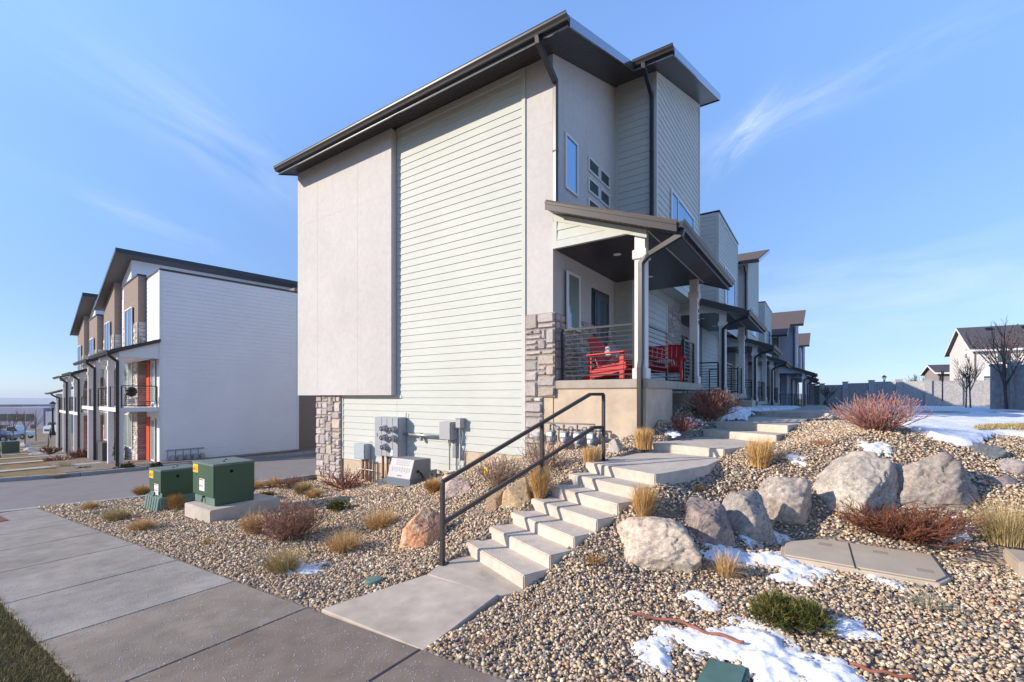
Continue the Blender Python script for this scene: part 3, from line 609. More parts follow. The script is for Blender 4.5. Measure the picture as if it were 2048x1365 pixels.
def tex_ground(name, cols, scale, bump, rough=.95, big=.5):
    m = bpy.data.materials.new(name); m.use_nodes = True; t = m.node_tree; b = t.nodes['Principled BSDF']; b.inputs['Roughness'].default_value = rough; b.inputs['Specular IOR Level'].default_value = .2
    g = t.nodes.new('ShaderNodeNewGeometry'); n = t.nodes.new('ShaderNodeTexNoise'); n.inputs['Scale'].default_value = big; n.inputs['Detail'].default_value = 8; n.inputs['Roughness'].default_value = .7; t.links.new(g.outputs['Position'], n.inputs[0])
    r = t.nodes.new('ShaderNodeValToRGB'); t.links.new(n.outputs[0], r.inputs[0]); e = r.color_ramp.elements; e[0].position = .32; e[0].color = (*cols[0], 1); e[1].position = .68; e[1].color = (*cols[-1], 1)
    for i, c in enumerate(cols[1:-1]): q = e.new(.32+.36*(i+1)/(len(cols)-1)); q.color = (*c, 1)
    t.links.new(r.outputs[0], b.inputs['Base Color']); n2 = t.nodes.new('ShaderNodeTexNoise'); n2.inputs['Scale'].default_value = scale; n2.inputs['Detail'].default_value = 6; t.links.new(g.outputs['Position'], n2.inputs[0])
    bp = t.nodes.new('ShaderNodeBump'); bp.inputs['Distance'].default_value = bump; t.links.new(n2.outputs[0], bp.inputs['Height']); t.links.new(bp.outputs[0], b.inputs['Normal']); return m
def tex_gravel():
    m = bpy.data.materials.new('gravel_bed'); m.use_nodes = True; t = m.node_tree; b = t.nodes['Principled BSDF']; b.inputs['Roughness'].default_value = .9; b.inputs['Specular IOR Level'].default_value = .2
    g = t.nodes.new('ShaderNodeNewGeometry'); v = t.nodes.new('ShaderNodeTexVoronoi'); v.inputs['Scale'].default_value = 26; t.links.new(g.outputs['Position'], v.inputs[0])
    sx = t.nodes.new('ShaderNodeSeparateColor'); t.links.new(v.outputs['Color'], sx.inputs[0]); r = t.nodes.new('ShaderNodeValToRGB'); r.color_ramp.interpolation = 'CONSTANT'; e = r.color_ramp.elements
    cs = [(.26, .2, .15), (.30, .24, .18), (.15, .14, .14), (.34, .28, .21), (.21, .19, .18), (.28, .2, .14), (.4, .35, .29)]
    e[0].color = (*cs[0], 1); e[1].position = .9; e[1].color = (*cs[-1], 1)
    for i in range(1, 6): q = e.new(i*.15); q.color = (*cs[i], 1)
    t.links.new(sx.outputs[0], r.inputs[0]); t.links.new(r.outputs[0], b.inputs['Base Color'])
    bp = t.nodes.new('ShaderNodeBump'); bp.inputs['Distance'].default_value = .03; bp.invert = True; t.links.new(v.outputs['Distance'], bp.inputs['Height']); t.links.new(bp.outputs[0], b.inputs['Normal']); return m
M_gravel = tex_gravel()
M_lawn = tex_ground('dry_lawn', [(.10, .085, .04), (.20, .15, .07), (.30, .22, .11), (.16, .13, .06)], 40, .03, big=1.3)
M_land = tex_ground('land', [(.18, .14, .09), (.26, .2, .13), (.20, .17, .12)], 2, .05, big=.05)
M_asph = tex_ground('asphalt', [(.20, .185, .185), (.25, .235, .235), (.225, .205, .20)], 130, .003, .85, big=.9)
M_hill = mat('far_hills', (.30, .36, .46), 1, .08, .002)  # pale blue of distance haze is put into the hills' base colour
ax = np.concatenate([-np.geomspace(3500, 60, 26), np.arange(-58, 30, 1.6), np.geomspace(31, 3500, 24)]); ay = np.concatenate([-np.geomspace(600, 25, 9), np.arange(-22, 70, 1.6), np.geomspace(72, 3500, 26)])
grid('ground', ax, ay, lambda X, Y: zbase(X, Y)-.16-.9*((X > -13) & (X < 6) & (Y > 2.2) & (Y < 15)), M_land)
# gravel bed under the loose stones
BED = [(-19, 2.5), (7, 2.5), (7, 9.2), (3, 9.6), (1.0, 12.5), (.2, 18), (-2.7, 40), (-2.72, 8.6), (-13.6, 8.6), (-13.6, 16), (-13.9, 16), (-13.3, 8.2), (-14.2, 4.2), (-15, 2.55)]
LANE = [(-15.0, 2.5), (-14.25, 4.2), (-13.45, 8.2), (-13.7, 16), (-13.7, 30)]
gx = np.arange(-15.2, 7, .09); gy = np.arange(2.45, 18, .09)
def bedmask(X, Y):
    lx = np.interp(Y, [p[1] for p in LANE], [p[0] for p in LANE]); return (X > lx) & ~((Y > 8.6) & (X < -2.85) & (X > -12.7))
_ed = [(stp(k, 0), stp(k, 1)) for k in range(7)]+[((-2.52, 7.84), (-1.275, 7.515)), ((-2.08, 9.80), (-.70, 9.02)), ((-1.975, 10.41), (-.572, 9.62)), ((-1.5, 13.9), (.05, 13.07)), ((-.9, 16), (1.9, 14.9))]
def bedz(X, Y):
    z = H(X, Y)-.012; L_ = [e[0][:2] for e in _ed]; R_ = [e[1][:2] for e in _ed]; L2 = [(l[0]*.93+r[0]*.07, l[1]*.93+r[1]*.07) for l, r in zip(L_, R_)]; R2 = [(l[0]*.07+r[0]*.93, l[1]*.07+r[1]*.93) for l, r in zip(L_, R_)]
    ins = inpoly(X, Y, L2+R2[::-1]); ins |= inpoly(X, Y, [(-3.78, 2.4), (-2.62, 2.4), (-2.58, 3.1), (-2.45, 3.7), (-2.55, 4.0), (-3.4, 4.25), (-3.55, 3.9)]); return z-.35*ins
grid('gravel_bed', gx, gy, bedz, M_gravel, bedmask)
# pavement slabs
def slabmesh(mb, poly, zf, th=.12):
    n = len(poly); top = [(x, y, zf(x, y)) for x, y in poly]; c = (sum(p[0] for p in poly)/n, sum(p[1] for p in poly)/n)
    ins = [(x+(c[0]-x)*.012, y+(c[1]-y)*.012) for x, y in poly]; t2 = [(x, y, zf(x, y)) for x, y in ins]; mid = [(x, y, z-.012) for x, y, z in top]; bot = [(x, y, z-th) for x, y, z in top]
    b = len(mb.v); mb.add(t2+mid+bot, [tuple(range(n))]+[(i, (i+1) % n, n+(i+1) % n, n+i) for i in range(n)]+[(n+i, n+(i+1) % n, 2*n+(i+1) % n, 2*n+i) for i in range(n)])
M_walk = mat('pavement_concrete', (1, 1, 1), .88, .13, 6, .0015, 140, attr=True, var2=.16, v2scale=1.3, detail=10, stain=(((.15, .105, .07), 2.2, .60, .78, .55), ((.38, .37, .36), 4.5, .60, .74, .45)))
M_walkd = mat('joint_gap', (.06, .055, .05), .95)
js = [-19.6, -18.05, -16.5, -14.9, -13.3, -11.75, -10.2, -8.63, -7.04, -5.48, -4.06, -2.55, -1.0, .55, 2.1, 3.7, 5.3]
m = MB(); zf = lambda x, y: zsw(x) if x < 3 else zsw(3)
for a, b in zip(js[:-1], js[1:]):
    if b <= -14.9: continue
    c = (.30, .275, .25) if b < -5 else (.25, .21, .175) if b < -3.5 else (.235, .19, .155); q = random.Random(int(a*10)).uniform(.94, 1.05); m.cc = tuple(v*q for v in c)
    slabmesh(m, [(a+.006, .93), (b-.006, .93), (b-.006, 2.49), (a+.006, 2.49)], zf)
struct('sidewalk', m, M_walk)
m = MB(); m.prism([(-15, .95, zsw(-15)-.03), (3, .95, zsw(3)-.03), (3, 2.47, zsw(3)-.03), (-15, 2.47, zsw(-15)-.03)], (0, 0, -.05)); struct('sidewalk_base', m, M_walkd)
m = MB(); e0 = stp(0, 0); e1 = stp(0, 1); P6 = onZ(876, 1132, -1.88); P3 = onZ(1030, 1186, -1.88); m.cc = (.50, .435, .36)
zp = lambda x, y: -1.955+(y-2.5)*.055 if y < 4 else -1.874
pad = [(-3.86, 2.505), (-2.53, 2.505), (P3.x, P3.y), (e1[0]+.03, e1[1]-.02), (e1[0]+SN[0]*.1, e1[1]+.1), (e0[0]+SN[0]*.1, e0[1]+.1), (P6.x, P6.y)]
ja = onZ(852, 1151, -1.9); jb = onZ(996, 1196, -1.9)
slabmesh(m, [(-3.86, 2.505), (-2.53, 2.505), (jb.x, jb.y), (ja.x, ja.y)], lambda x, y: -1.955+.0503*(x+3.1)*.5+(y-2.5)*.075)
d_ = (Vector((ja.x-jb.x, ja.y-jb.y)).normalized()); g2 = (SN[0]*.012, SN[1]*.012)
slabmesh(m, [(ja.x+g2[0], ja.y+g2[1]), (jb.x+g2[0], jb.y+g2[1]), (e1[0]+.03, e1[1]-.02), (e1[0]+SN[0]*.1, e1[1]+SN[1]*.1), (e0[0]+SN[0]*.1, e0[1]+SN[1]*.1), (P6.x, P6.y)], lambda x, y: min(-1.872, -1.905+(y-3.1)*.05))
struct('path', m, M_walk)
# concrete steps
ED = [(stp(k, 0), stp(k, 1)) for k in range(7)]
ED += [((-2.52, 7.84, -.802), (-1.275, 7.515, -.802)), ((-2.08, 9.80, -.668), (-.70, 9.02, -.668)), ((-1.975, 10.41, -.53), (-.572, 9.62, -.53)), ((-1.5, 13.9, -.40), (.05, 13.07, -.40)), ((-1.1, 15.2, -.40), (1.4, 14.6, -.40))]
bm = bmesh.new()
for k in range(len(ED)-1):
    (l, r), (l2, r2) = ED[k], ED[k+1]; z = l[2]
    if k == 10: l2, r2 = (-.9, 16, 0), (1.9, 14.9, 0)
    ov = .12; dl = Vector((l2[0]-l[0], l2[1]-l[1])).normalized()*ov; dr = Vector((r2[0]-r[0], r2[1]-r[1])).normalized()*ov
    P = [(l[0], l[1]), (r[0], r[1]), (r2[0]+dr.x, r2[1]+dr.y), (l2[0]+dl.x, l2[1]+dl.y)]
    if k == 6: P = [(l[0], l[1]), (r[0]-.10*SE[0], r[1]-.10*SE[1]), (r[0]-.02, r[1]+.03), (r[0]+.05, r[1]+.14), (-1.30, 6.6), (r2[0]+dr.x, r2[1]+dr.y), (l2[0]+dl.x, l2[1]+dl.y)]
    sh = .0015*k
    vt = [bm.verts.new((x+sh*(1 if i in (1, 2) else -1), y, z)) for i, (x, y) in enumerate(P)]; vb = [bm.verts.new((v.co.x, v.co.y, z-.42)) for v in vt]; n = len(vt)
    bm.faces.new(vt); bm.faces.new(vb[::-1])
    for i in range(n): bm.faces.new((vt[i], vb[i], vb[(i+1) % n], vt[(i+1) % n]))
bmesh.ops.bevel(bm, geom=[e for e in bm.edges], offset=.011, segments=2, affect='EDGES')
me = bpy.data.meshes.new('steps'); bm.to_mesh(me); bm.free(); me.materials.append(M_step); o = bpy.data.objects.new('steps', me); COL.objects.link(o); o['kind'] = 'structure'
m = MB(); m.cc = (.42, .39, .35); slabmesh(m, [(-.9, 16.1), (2.0, 15.0), (9, 21.5), (7.6, 22.6), (1.5, 17.2), (.1, 17.8), (.0, 62), (-1.4, 62)], lambda x, y: -.40-.011*max(0, y-15), .2); struct('upper_walkway', m, M_walk)
# lane, kerbs
zr_ = lambda X, Y: zsw(X)-.10-.004*np.clip(Y-6, 0, 30)
lx = [-26.2, -24.9, -24.4, -24.0, -23.5]
def lanemask(X, Y):
    a = np.interp(Y, [p[1] for p in LANE], [p[0] for p in LANE]); a = np.where(Y < 2.5, -15.0+(Y-2.5)*-.4, a); b = -23.6+.115*(Y-6); b = np.where(Y < 5, -23.9-(5-Y)*.75, b); return (X < a+.1) & (X > b)
grid('road', np.arange(-34, -12, .35), np.arange(-9, 34, .35), lambda X, Y: zr_(X, Y), M_asph, lanemask)
def kerb(name, pts, zt_, w=.16, mcol=(.36, .35, .34)):
    m = MB(); m.cc = mcol; P = []
    for i in range(len(pts)-1):
        (xa, ya), (xb, yb) = pts[i], pts[i+1]; d = Vector((xb-xa, yb-ya)).normalized(); n_ = Vector((-d.y, d.x))*w/2; za, zb = zt_(xa, ya), zt_(xb, yb)
        m.prism([(xa-n_.x, ya-n_.y, za), (xb-n_.x, yb-n_.y, zb), (xb+n_.x, yb+n_.y, zb), (xa+n_.x, ya+n_.y, za)], (0, 0, -.3))
    o = m.build(name, M_walk); o['kind'] = 'structure'; return o
kerb('kerb', [(-15.6, 1.0), (-15.3, 1.8), (-15.0, 2.5), (-14.62, 3.3), (-14.28, 4.2), (-13.85, 6), (-13.48, 8.2), (-13.6, 12), (-13.7, 30)], lambda x, y: zsw(x)-.0-.004*max(0, y-6), .18)
kerb('kerb', [(-33, -7), (-29.6, -3), (-26.5, 1.2), (-24.6, 4), (-23.9, 5.2), (-23.7, 6.2), (-22.9, 13), (-22.5, 30)], lambda x, y: zsw(x)+.05-.004*max(0, y-6), .18)
# left yards
lawnz = lambda X, Y: zsw(np.maximum(X, -110))+.02
YB = [(-33, -7), (-29.6, -3), (-26.5, 1.2), (-24.6, 4), (-23.9, 5.2), (-23.7, 6.2), (-24.6, 8.1), (-62, 12), (-110, 12), (-110, -40), (-60, -40)]
grid('lawn', np.arange(-110, -23, .7), np.arange(-30, 13, .7), lawnz, M_lawn, lambda X, Y: inpoly(X, Y, YB))
m = MB(); m.cc = (.42, .41, .40)
def LP(x, y): return (-25.2+x*math.cos(LR)-y*math.sin(LR), 8.2+x*math.sin(LR)+y*math.cos(LR))
for k in range(7):
    x = -3.6-6.3*k
    a, b, c, d = LP(x-.6, -1.6), LP(x+.6, -1.6), LP(x+.6, -9.5), LP(x-.6, -9.5)
    m.prism([(*p, zsw(p[0])+.035) for p in (a, b, c, d)], (0, 0, .025))
a, b, c, d = LP(3, -9.5), LP(3, -11), LP(-80, -11), LP(-80, -9.5); m.prism([(*p, zsw(p[0])+.03) for p in (a, b, c, d)], (0, 0, .025))
struct('yard_path', m, M_walk)
m = MB(); a, b, c, d = LP(.9, -3.2), LP(.9, .0), LP(-30, .0), LP(-30, -3.0); m.prism([(*p, zsw(p[0])+.03) for p in (a, b, c, d)], (0, 0, .012))
a, b, c, d = LP(1.3, -3.0), LP(1.5, 14.0), LP(0, 14), LP(0, -.5); m.prism([(*p, zsw(p[0])+.04) for p in (a, b, c, d)], (0, 0, .014)); struct('yard_gravel', m, M_gravel)
# tactile strip on the ramp
tp = thing('tactile_paving', 'small red brown ribbed warning strip set in the pavement ramp at the left edge', 'tactile paving', (-13.9, 1.3, zsw(-13.9)+.004))
m = MB()
for k in range(11): m.box(-.42+k*.085, -.38+k*.085, -.38, .55, -.012+.0503*(-.4+k*.085), .012+.0503*(-.4+k*.085))
m.build('rib', mat('tactile_red', (.30, .13, .10), .85), tp)
# street, left background road
m = MB(); P = [LP(6, -13), LP(-120, -13), LP(-120, -24), LP(6, -24)]; m.add([(*p, zsw(max(p[0], -110))+.03) for p in P], [(0, 1, 2, 3)]); struct('street', m, M_asph)
# ============================================================ exclusion areas for loose stones
V_ = [onZ(x, y, -1.64) for x, y in ((1563, 1083), (1640, 1079), (1840, 1108), (1868, 1112), (1902, 1158), (1880, 1168), (1560, 1112))]
VPOLY = [(p.x, p.y) for p in V_]
EXC = [pad, [(-10.25, 3.7), (-9.08, 3.7), (-9.08, 5.05), (-10.25, 5.05)], [(-12.35, 3.65), (-11.45, 3.65), (-11.45, 4.6), (-12.35, 4.6)], VPOLY]
for k in range(len(ED)-1): EXC.append([ED[k][0], ED[k][1], ED[k+1][1], ED[k+1][0]])
SNOWF = [(.85, 20), (.95, 13.0)]+[tuple(G(x, y)[0][:2]) for x, y in ((1790, 846), (1822, 862), (1870, 880), (1915, 893), (1950, 899), (1972, 884), (1990, 870))]
SNOWF += [(3.6, 10.2), (9, 12.5), (30, 14), (30, 70), (.9, 70)]
# ============================================================ loose gravel
PC = np.array([(.52, .41, .29), (.46, .37, .27), (.38, .33, .29), (.58, .49, .37), (.27, .24, .22), (.52, .38, .25), (.66, .60, .50), (.35, .28, .22), (.45, .31, .20), (.19, .18, .18), (.56, .46, .35), (.62, .50, .36)])*np.array([1.22, 1.17, 1.09])
def icos():
    bm = bmesh.new(); bmesh.ops.create_icosphere(bm, subdivisions=1, radius=1); v = np.array([x.co[:] for x in bm.verts]); f = np.array([[y.index for y in x.verts] for x in bm.faces]); bm.free(); return v, f
IV, IF = icos(); OV = np.array([(1, 0, 0), (-1, 0, 0), (0, 1, 0), (0, -1, 0), (0, 0, 1), (0, 0, -1), (.7, .7, .0), (-.7, -.7, 0)], float)
CV = np.array([(x, y, z) for z in (-1, 1) for y in (-1, 1) for x in (-1, 1)], float)*.66; CF = np.array([(0, 2, 3, 1), (4, 5, 7, 6), (0, 1, 5, 4), (2, 6, 7, 3), (0, 4, 6, 2), (1, 3, 7, 5)])
def pebbles(name, X, Y, Z_, S, tint=None, rst=None, cube=False):
    rst = rst or np.random.RandomState(1); n = len(X); B, FF_ = (CV, CF) if cube else (IV, IF); nv = len(B); V0 = B[None]*(1+rst.uniform(-.34, .30, (n, nv, 1)))+(rst.uniform(-.2, .2, (n, nv, 3)) if cube else 0); ax_ = np.stack([rst.uniform(.8, 1.35, n), rst.uniform(.65, 1.0, n), rst.uniform(.45, .8, n)], 1)
    V0 = V0*ax_[:, None]*S[:, None, None]; a = rst.uniform(0, 6.28, n); b = rst.normal(0, .45, n); ca, sa, cb, sb = np.cos(a), np.sin(a), np.cos(b), np.sin(b)
    x = V0[..., 0]*cb[:, None]+V0[..., 2]*sb[:, None]; z = -V0[..., 0]*sb[:, None]+V0[..., 2]*cb[:, None]; y = V0[..., 1]
    V = np.stack([x*ca[:, None]-y*sa[:, None]+X[:, None], x*sa[:, None]+y*ca[:, None]+Y[:, None], z+Z_[:, None]], 2)
    F = (FF_[None]+(np.arange(n)*nv)[:, None, None]).reshape(-1, FF_.shape[1]); c = PC[rst.randint(0, len(PC), n)]*rst.uniform(.8, 1.15, (n, 1))
    if tint is not None: c = c*tint
    return arrmesh(name, V.reshape(-1, 3), F, M_peb, np.repeat(c, nv, axis=0))
def visible(X, Y, Zv, mx=60, tmax=22):
    f = X*FW[0]+Y*FW[1]; r = X*RT[0]+Y*RT[1]; f = np.maximum(f, .05); px = 1024+FP*r/f; py = HZ-FP*Zv/f; return (f > 1.2) & (f < tmax) & (px > -mx) & (px < 2048+mx) & (py < 1365+mx*1.6)
def scatter(n, x0, x1, y0, y1, tmin, tmax):
    X = rs.uniform(x0, x1, n); Y = rs.uniform(y0, y1, n); k = bedmask(X, Y) & (Y > 2.53); X, Y = X[k], Y[k]
    for p in EXC: k = ~inpoly(X, Y, p); X, Y = X[k], Y[k]
    k = ~inpoly(X, Y, SNOWF) & ~((X < -2.68) & (Y > 8.22)); X, Y = X[k], Y[k]; f = X*FW[0]+Y*FW[1]; k = (f > tmin) & (f < tmax); X, Y = X[k], Y[k]
    Z_ = H(X, Y); k = visible(X, Y, Z_, 420); return X[k], Y[k], Z_[k]
xs, ys, zs = [], [], []; ss = []
for (n, box_, t0, t1, s) in ((66000, (-4.2, 4, 2.5, 6.2), 1, 4.6, .0112), (240000, (-11.5, 6, 2.5, 10.5), 4.6, 8.5, .0125), (150000, (-15.2, 3.5, 2.5, 14), 8.5, 16, .0175)):
    X, Y, Z_ = scatter(n, *box_, t0, t1); xs.append(X); ys.append(Y); zs.append(Z_); ss.append(rs.gamma(5, s/5, len(X)).clip(s*.45, s*2.1))
X, Y, Z_, S = map(np.concatenate, (xs, ys, zs, ss)); f_ = X*FW[0]+Y*FW[1]; Zp = Z_+S*.15+rs.uniform(-.004, .010, len(X)); near = f_ < 5.6; print('pebbles', len(X), near.sum())
po = pebbles('gravel', X[near], Y[near], Zp[near], S[near]); po['kind'] = 'stuff'; po = pebbles('gravel', X[~near], Y[~near], Zp[~near], S[~near], cube=True); po['kind'] = 'stuff'
# ============================================================ boulders
def boulder(label, px, py, wpx, hpx, col, seed, depth=.9, flat=False, cuts=9, group='landscape boulders', t_=None, sink=.22, vein=None, yaw=None, pos=None):
    rg = np.random.RandomState(seed); g_, t = (G(px, py) if pos is None else (Vector(pos), t_)); w = wpx*t/FP; h = hpx*t/FP
    bm = bmesh.new(); bmesh.ops.create_icosphere(bm, subdivisions=6 if wpx > 85 else 5, radius=1); V = np.array([v.co[:] for v in bm.verts]); F = np.array([[v.index for v in f.verts] for f in bm.faces]); bm.free()
    nrm = V.copy(); K = cuts+6; P_ = rg.normal(size=(K, 3)); P_[:, 2] *= .8; P_ /= np.linalg.norm(P_, axis=1)[:, None]; dd = rg.uniform(.6, .95, K); dp = np.maximum(nrm@P_.T, .05); rr = dd[None]/dp
    rr = np.concatenate([rr, np.full((len(V), 1), 1.25)], 1); r_ = (np.sum(rr**-60.0, 1))**(-1/60.0)
    ns = np.array([noise.fractal(Vector(v)*1.8+Vector((seed*7.1, 0, 0)), .9, 2.1, 5) for v in nrm]); n3 = np.array([noise.fractal(Vector(v)*7+Vector((seed*3.3, 5, 0)), .8, 2.2, 4) for v in nrm])
    st = np.array([noise.fractal(Vector((v[0]*2+v[2]*1.5, v[1]*2, v[2]*9-v[0]*5))+Vector((0, seed*2.7, 0)), 1.0, 2.2, 3) for v in nrm])
    ck = np.abs(np.array([noise.fractal(Vector(v)*1.5+Vector((seed*5.1, seed, 3)), 1.0, 2.0, 4) for v in nrm])); crk = np.clip(1-ck/.045, 0, 1); n5 = np.array([noise.fractal(Vector(v)*22+Vector((seed, 5, 1)), .6, 2.2, 3) for v in nrm])
    V = nrm*(r_*(1+.05*ns+.022*n3+.030*st+.010*n5-.045*crk))[:, None]; sx = max(abs(V[:, 0])); sz = V[:, 2].max(); V[:, 0] /= sx; V[:, 1] /= abs(V[:, 1]).max(); V[:, 2] /= sz; V[:, 0] = np.sign(V[:, 0])*np.abs(V[:, 0])**.82; V[:, 2] = np.where(V[:, 2] > 0, np.abs(V[:, 2])**.8, V[:, 2])
    V[:, 0] *= 1+.18*np.clip(.4-V[:, 2], 0, 1)-.10*np.clip(V[:, 2], 0, 1); V[:, 0] /= abs(V[:, 0]).max()
    z0 = -.45; V[:, 2] = np.where(V[:, 2] < 0, V[:, 2]*.55, V[:, 2]); V *= np.array([w/2*1.1, w/2*depth, h*(1-0)/(1.0)*.86]); V[:, 2] += h*.14
    q = np.clip(1.06+.22*n3+.12*ns+.25*st+.35*n5-.4*crk, .5, 1.6)[:, None]; C = np.array(col)[None]*q
    if vein is not None: m_ = np.clip((ns*2.0+.1), 0, 1)[:, None]; C = C*(1-m_)+np.array(vein)[None]*q*m_
    a = yaw if yaw is not None else TH+rg.uniform(-.25, .25); ca, sa = math.cos(a), math.sin(a); V = np.stack([V[:, 0]*ca-V[:, 1]*sa, V[:, 0]*sa+V[:, 1]*ca, V[:, 2]], 1)
    back = Vector((FW[0], FW[1]))*(w/2*depth*.55); o = arrmesh('boulder', V, F, M_rock, C, smooth=False); o.location = (g_.x+back.x, g_.y+back.y, g_.z-.05-.03*min(1, w)); return tag(o, label, 'boulder', group)
M_rock = mat('rock', (1, 1, 1), .95, .28, 110, .006, 120, attr=True, detail=8, var2=.10, v2scale=22)
boulder('cream pink boulder, lowest and palest of the row right of the steps', 1316, 1132, 160, 98, (.56, .47, .37), 3, vein=(.50, .40, .32))
boulder('purple brown boulder wedged behind the cream pink one', 1422, 1084, 96, 88, (.29, .23, .205), 8)
boulder('bluish grey slanting boulder between the purple brown one and the tan grey one', 1500, 1072, 104, 98, (.33, .295, .265), 12)
boulder('tan grey upright boulder with a flat shadowed side, below the golden grass by the steps', 1588, 1042, 130, 100, (.44, .38, .32), 24, vein=(.37, .30, .265))
boulder('biggest pale grey cracked boulder, rising behind the rust coloured brush', 1742, 1024, 182, 128, (.42, .375, .32), 33, cuts=7)
boulder('grey boulder leaning on the right flank of the biggest one', 1812, 992, 96, 74, (.37, .33, .285), 41)
boulder('wide grey brown boulder at the right end of the row under the snow edge', 1893, 1004, 205, 112, (.36, .31, .265), 52, vein=(.28, .235, .215))
boulder('flat grey rock just inside the right edge, upper of two', 2040, 945, 70, 34, (.34, .30, .285), 61)
boulder('flat purple grey rock just inside the right edge, lower of two', 2032, 972, 74, 30, (.28, .235, .23), 62)
boulder('dark flat slab of rock capped with snow near the olive grass strip', 1975, 908, 92, 34, (.17, .18, .19), 63, cuts=12)
boulder('orange sandstone boulder left of the handrail foot', 847, 1092, 108, 78, (.58, .295, .16), 71, vein=(.55, .38, .26))
boulder('tan boulder leaning over its darker neighbour beside the middle handrail post', 1034, 1010, 66, 62, (.46, .34, .21), 81)
boulder('small brown boulder tucked left of the leaning tan one', 990, 1018, 46, 42, (.36, .25, .16), 82)
boulder('low cream boulder half buried under the electric window well', 915, 976, 74, 32, (.56, .44, .30), 83)
boulder('flat pinkish boulder just below the low cream one', 905, 996, 92, 40, (.50, .38, .32), 84)
boulder('little blue grey rock touching the silver utility cabinet', 765, 968, 34, 16, (.14, .17, .20), 85)
boulder('small grey rock half hidden behind the top handrail post', 1236, 905, 40, 34, (.40, .35, .31), 86)
for k, (px, py, w_, h_) in enumerate(((72, 915, 34, 13), (92, 922, 30, 11), (56, 903, 26, 10), (48, 891, 20, 7))):
    p = onZ(px, py, -4.25-.12*k); boulder(('largest pale rock', 'pale flat rock nearest the far shrubs', 'pale rock above the largest', 'topmost small pale rock')[k]+' in the distant left yard', px, py, w_, h_, (.5, .5, .5), 90+k, pos=p, t_=p.x*FW[0]+p.y*FW[1], group='pale rocks in the left yards')
p0 = onX(480, 921, -22.3)
for k, px in enumerate((511, 538, 562)): 
    p = onX(px, 921-k, -23.6+.4); boulder(('leftmost', 'middle', 'rightmost')[k]+' round brown rock in a line along the white end wall', px, 921, 19 if k != 1 else 24, 11, (.25, .21, .19), 95+k, pos=p, t_=p.x*FW[0]+p.y*FW[1], group='rocks along the white end wall')
# ============================================================ grasses and shrubs
def blades(n, rad, hgt, spread, cols, rst, wid=.006, droop=.5, seg=3):
    """arching blades from a small crown: local coordinates, base at the origin"""
    a = rst.uniform(0, 6.283, n); r0 = rad*np.sqrt(rst.uniform(0, 1, n))*.5; L_ = hgt*rst.uniform(.55, 1.08, n); s = spread*np.abs(rst.normal(.55, .35, n)).clip(0, 1.4)
    ts = np.linspace(0, 1, seg+1); V = np.zeros((n, (seg+1)*2, 3)); d = np.stack([np.cos(a), np.sin(a)], 1); p = np.stack([-np.sin(a), np.cos(a)], 1)
    tw = rst.uniform(-1.2, 1.2, n); pp = p*np.cos(tw)[:, None]+d*np.sin(tw)[:, None]; kink = rst.normal(0, .05, (n, 2))
    for i, t in enumerate(ts):
        out = r0+s*L_*(t**(1+droop)); z = L_*(t-droop*.55*s*t*t); c = d*out[:, None]+kink*L_[:, None]*t*t; w = wid*(1-.75*t)
        V[:, 2*i, :2] = c-pp*w/2; V[:, 2*i+1, :2] = c+pp*w/2; V[:, 2*i, 2] = V[:, 2*i+1, 2] = z
    k = (seg+1)*2; F = np.concatenate([np.array([[2*i, 2*i+1, 2*i+3, 2*i+2]]) for i in range(seg)]); F = (F[None]+(np.arange(n)*k)[:, None, None]).reshape(-1, 4)
    C = np.array(cols)[rst.randint(0, len(cols), n)]*rst.uniform(.75, 1.2, (n, 1)); g = np.repeat(C[:, None], k, 1)
    return V.reshape(-1, 3), F, g.reshape(-1, 3)
GOLD = [(.62, .35, .11), (.68, .43, .17), (.52, .28, .09), (.70, .50, .24)]; TAN = [(.62, .40, .17), (.68, .48, .23), (.52, .31, .13), (.72, .56, .32)]; OLIVE = [(.42, .32, .14), (.50, .39, .19), (.28, .24, .10), (.58, .46, .25)]; ORNG = [(.50, .28, .08), (.56, .36, .14), (.38, .22, .07)]; GREYG = [(.32, .31, .22), (.42, .38, .26), (.25, .26, .18)]
def tuft(label, px, py, wpx, hpx, cols, kind='mound', seed=0, n=None, name='grass_clump', lean=0, group='ornamental grass clumps', pos=None):
    rst = np.random.RandomState(seed+100); g_, t = G(px, py) if pos is None else (Vector(pos), pos[0]*FW[0]+pos[1]*FW[1]); w = wpx*t/FP; h = hpx*t/FP; px_m = t/FP*2
    wd = max(.0045, px_m*.42)
    if kind == 'upright': A = [blades(n or 800, w*.75, h, .20, cols, rst, wd, .25), blades(140, w*.5, h*1.05, 1.0, TAN, rst, wd*.8, .8)]
    elif kind == 'mound': A = [blades(n or 950, w*.5, h*1.1, max(.55, .55*w/h), cols, rst, wd, .85), blades(110, w*.3, h*1.35, .6, TAN, rst, wd*.7, .4)]
    elif kind == 'droop': A = [blades(n or 750, w*.35, h*1.05, .35, cols, rst, wd, .3), blades(420, w*.3, h*1.0, .85*w/h, TAN, rst, wd*.8, .95)]
    else: A = [blades(n or 200, w*.7, h, .7*w/h, cols, rst, wd, .6)]
    V = np.concatenate([a[0] for a in A]); C = np.concatenate([a[2] for a in A]); F = []; off = 0
    for a in A: F.append(a[1]+off); off += len(a[0])
    if lean: V[:, 0] += lean*V[:, 2]*RT[0]; V[:, 1] += lean*V[:, 2]*RT[1]
    o = arrmesh(name, V, np.concatenate(F), M_blade, C); o.location = (g_.x, g_.y, g_.z-.015); return tag(o, label, 'ornamental grass', group)
tuft('golden upright grass clump at the foot of the porch downspout', 1288, 897, 40, 42, GOLD, 'upright', 1)
tuft('golden upright grass clump just left of the top handrail post', 1184, 928, 42, 36, GOLD, 'upright', 2)
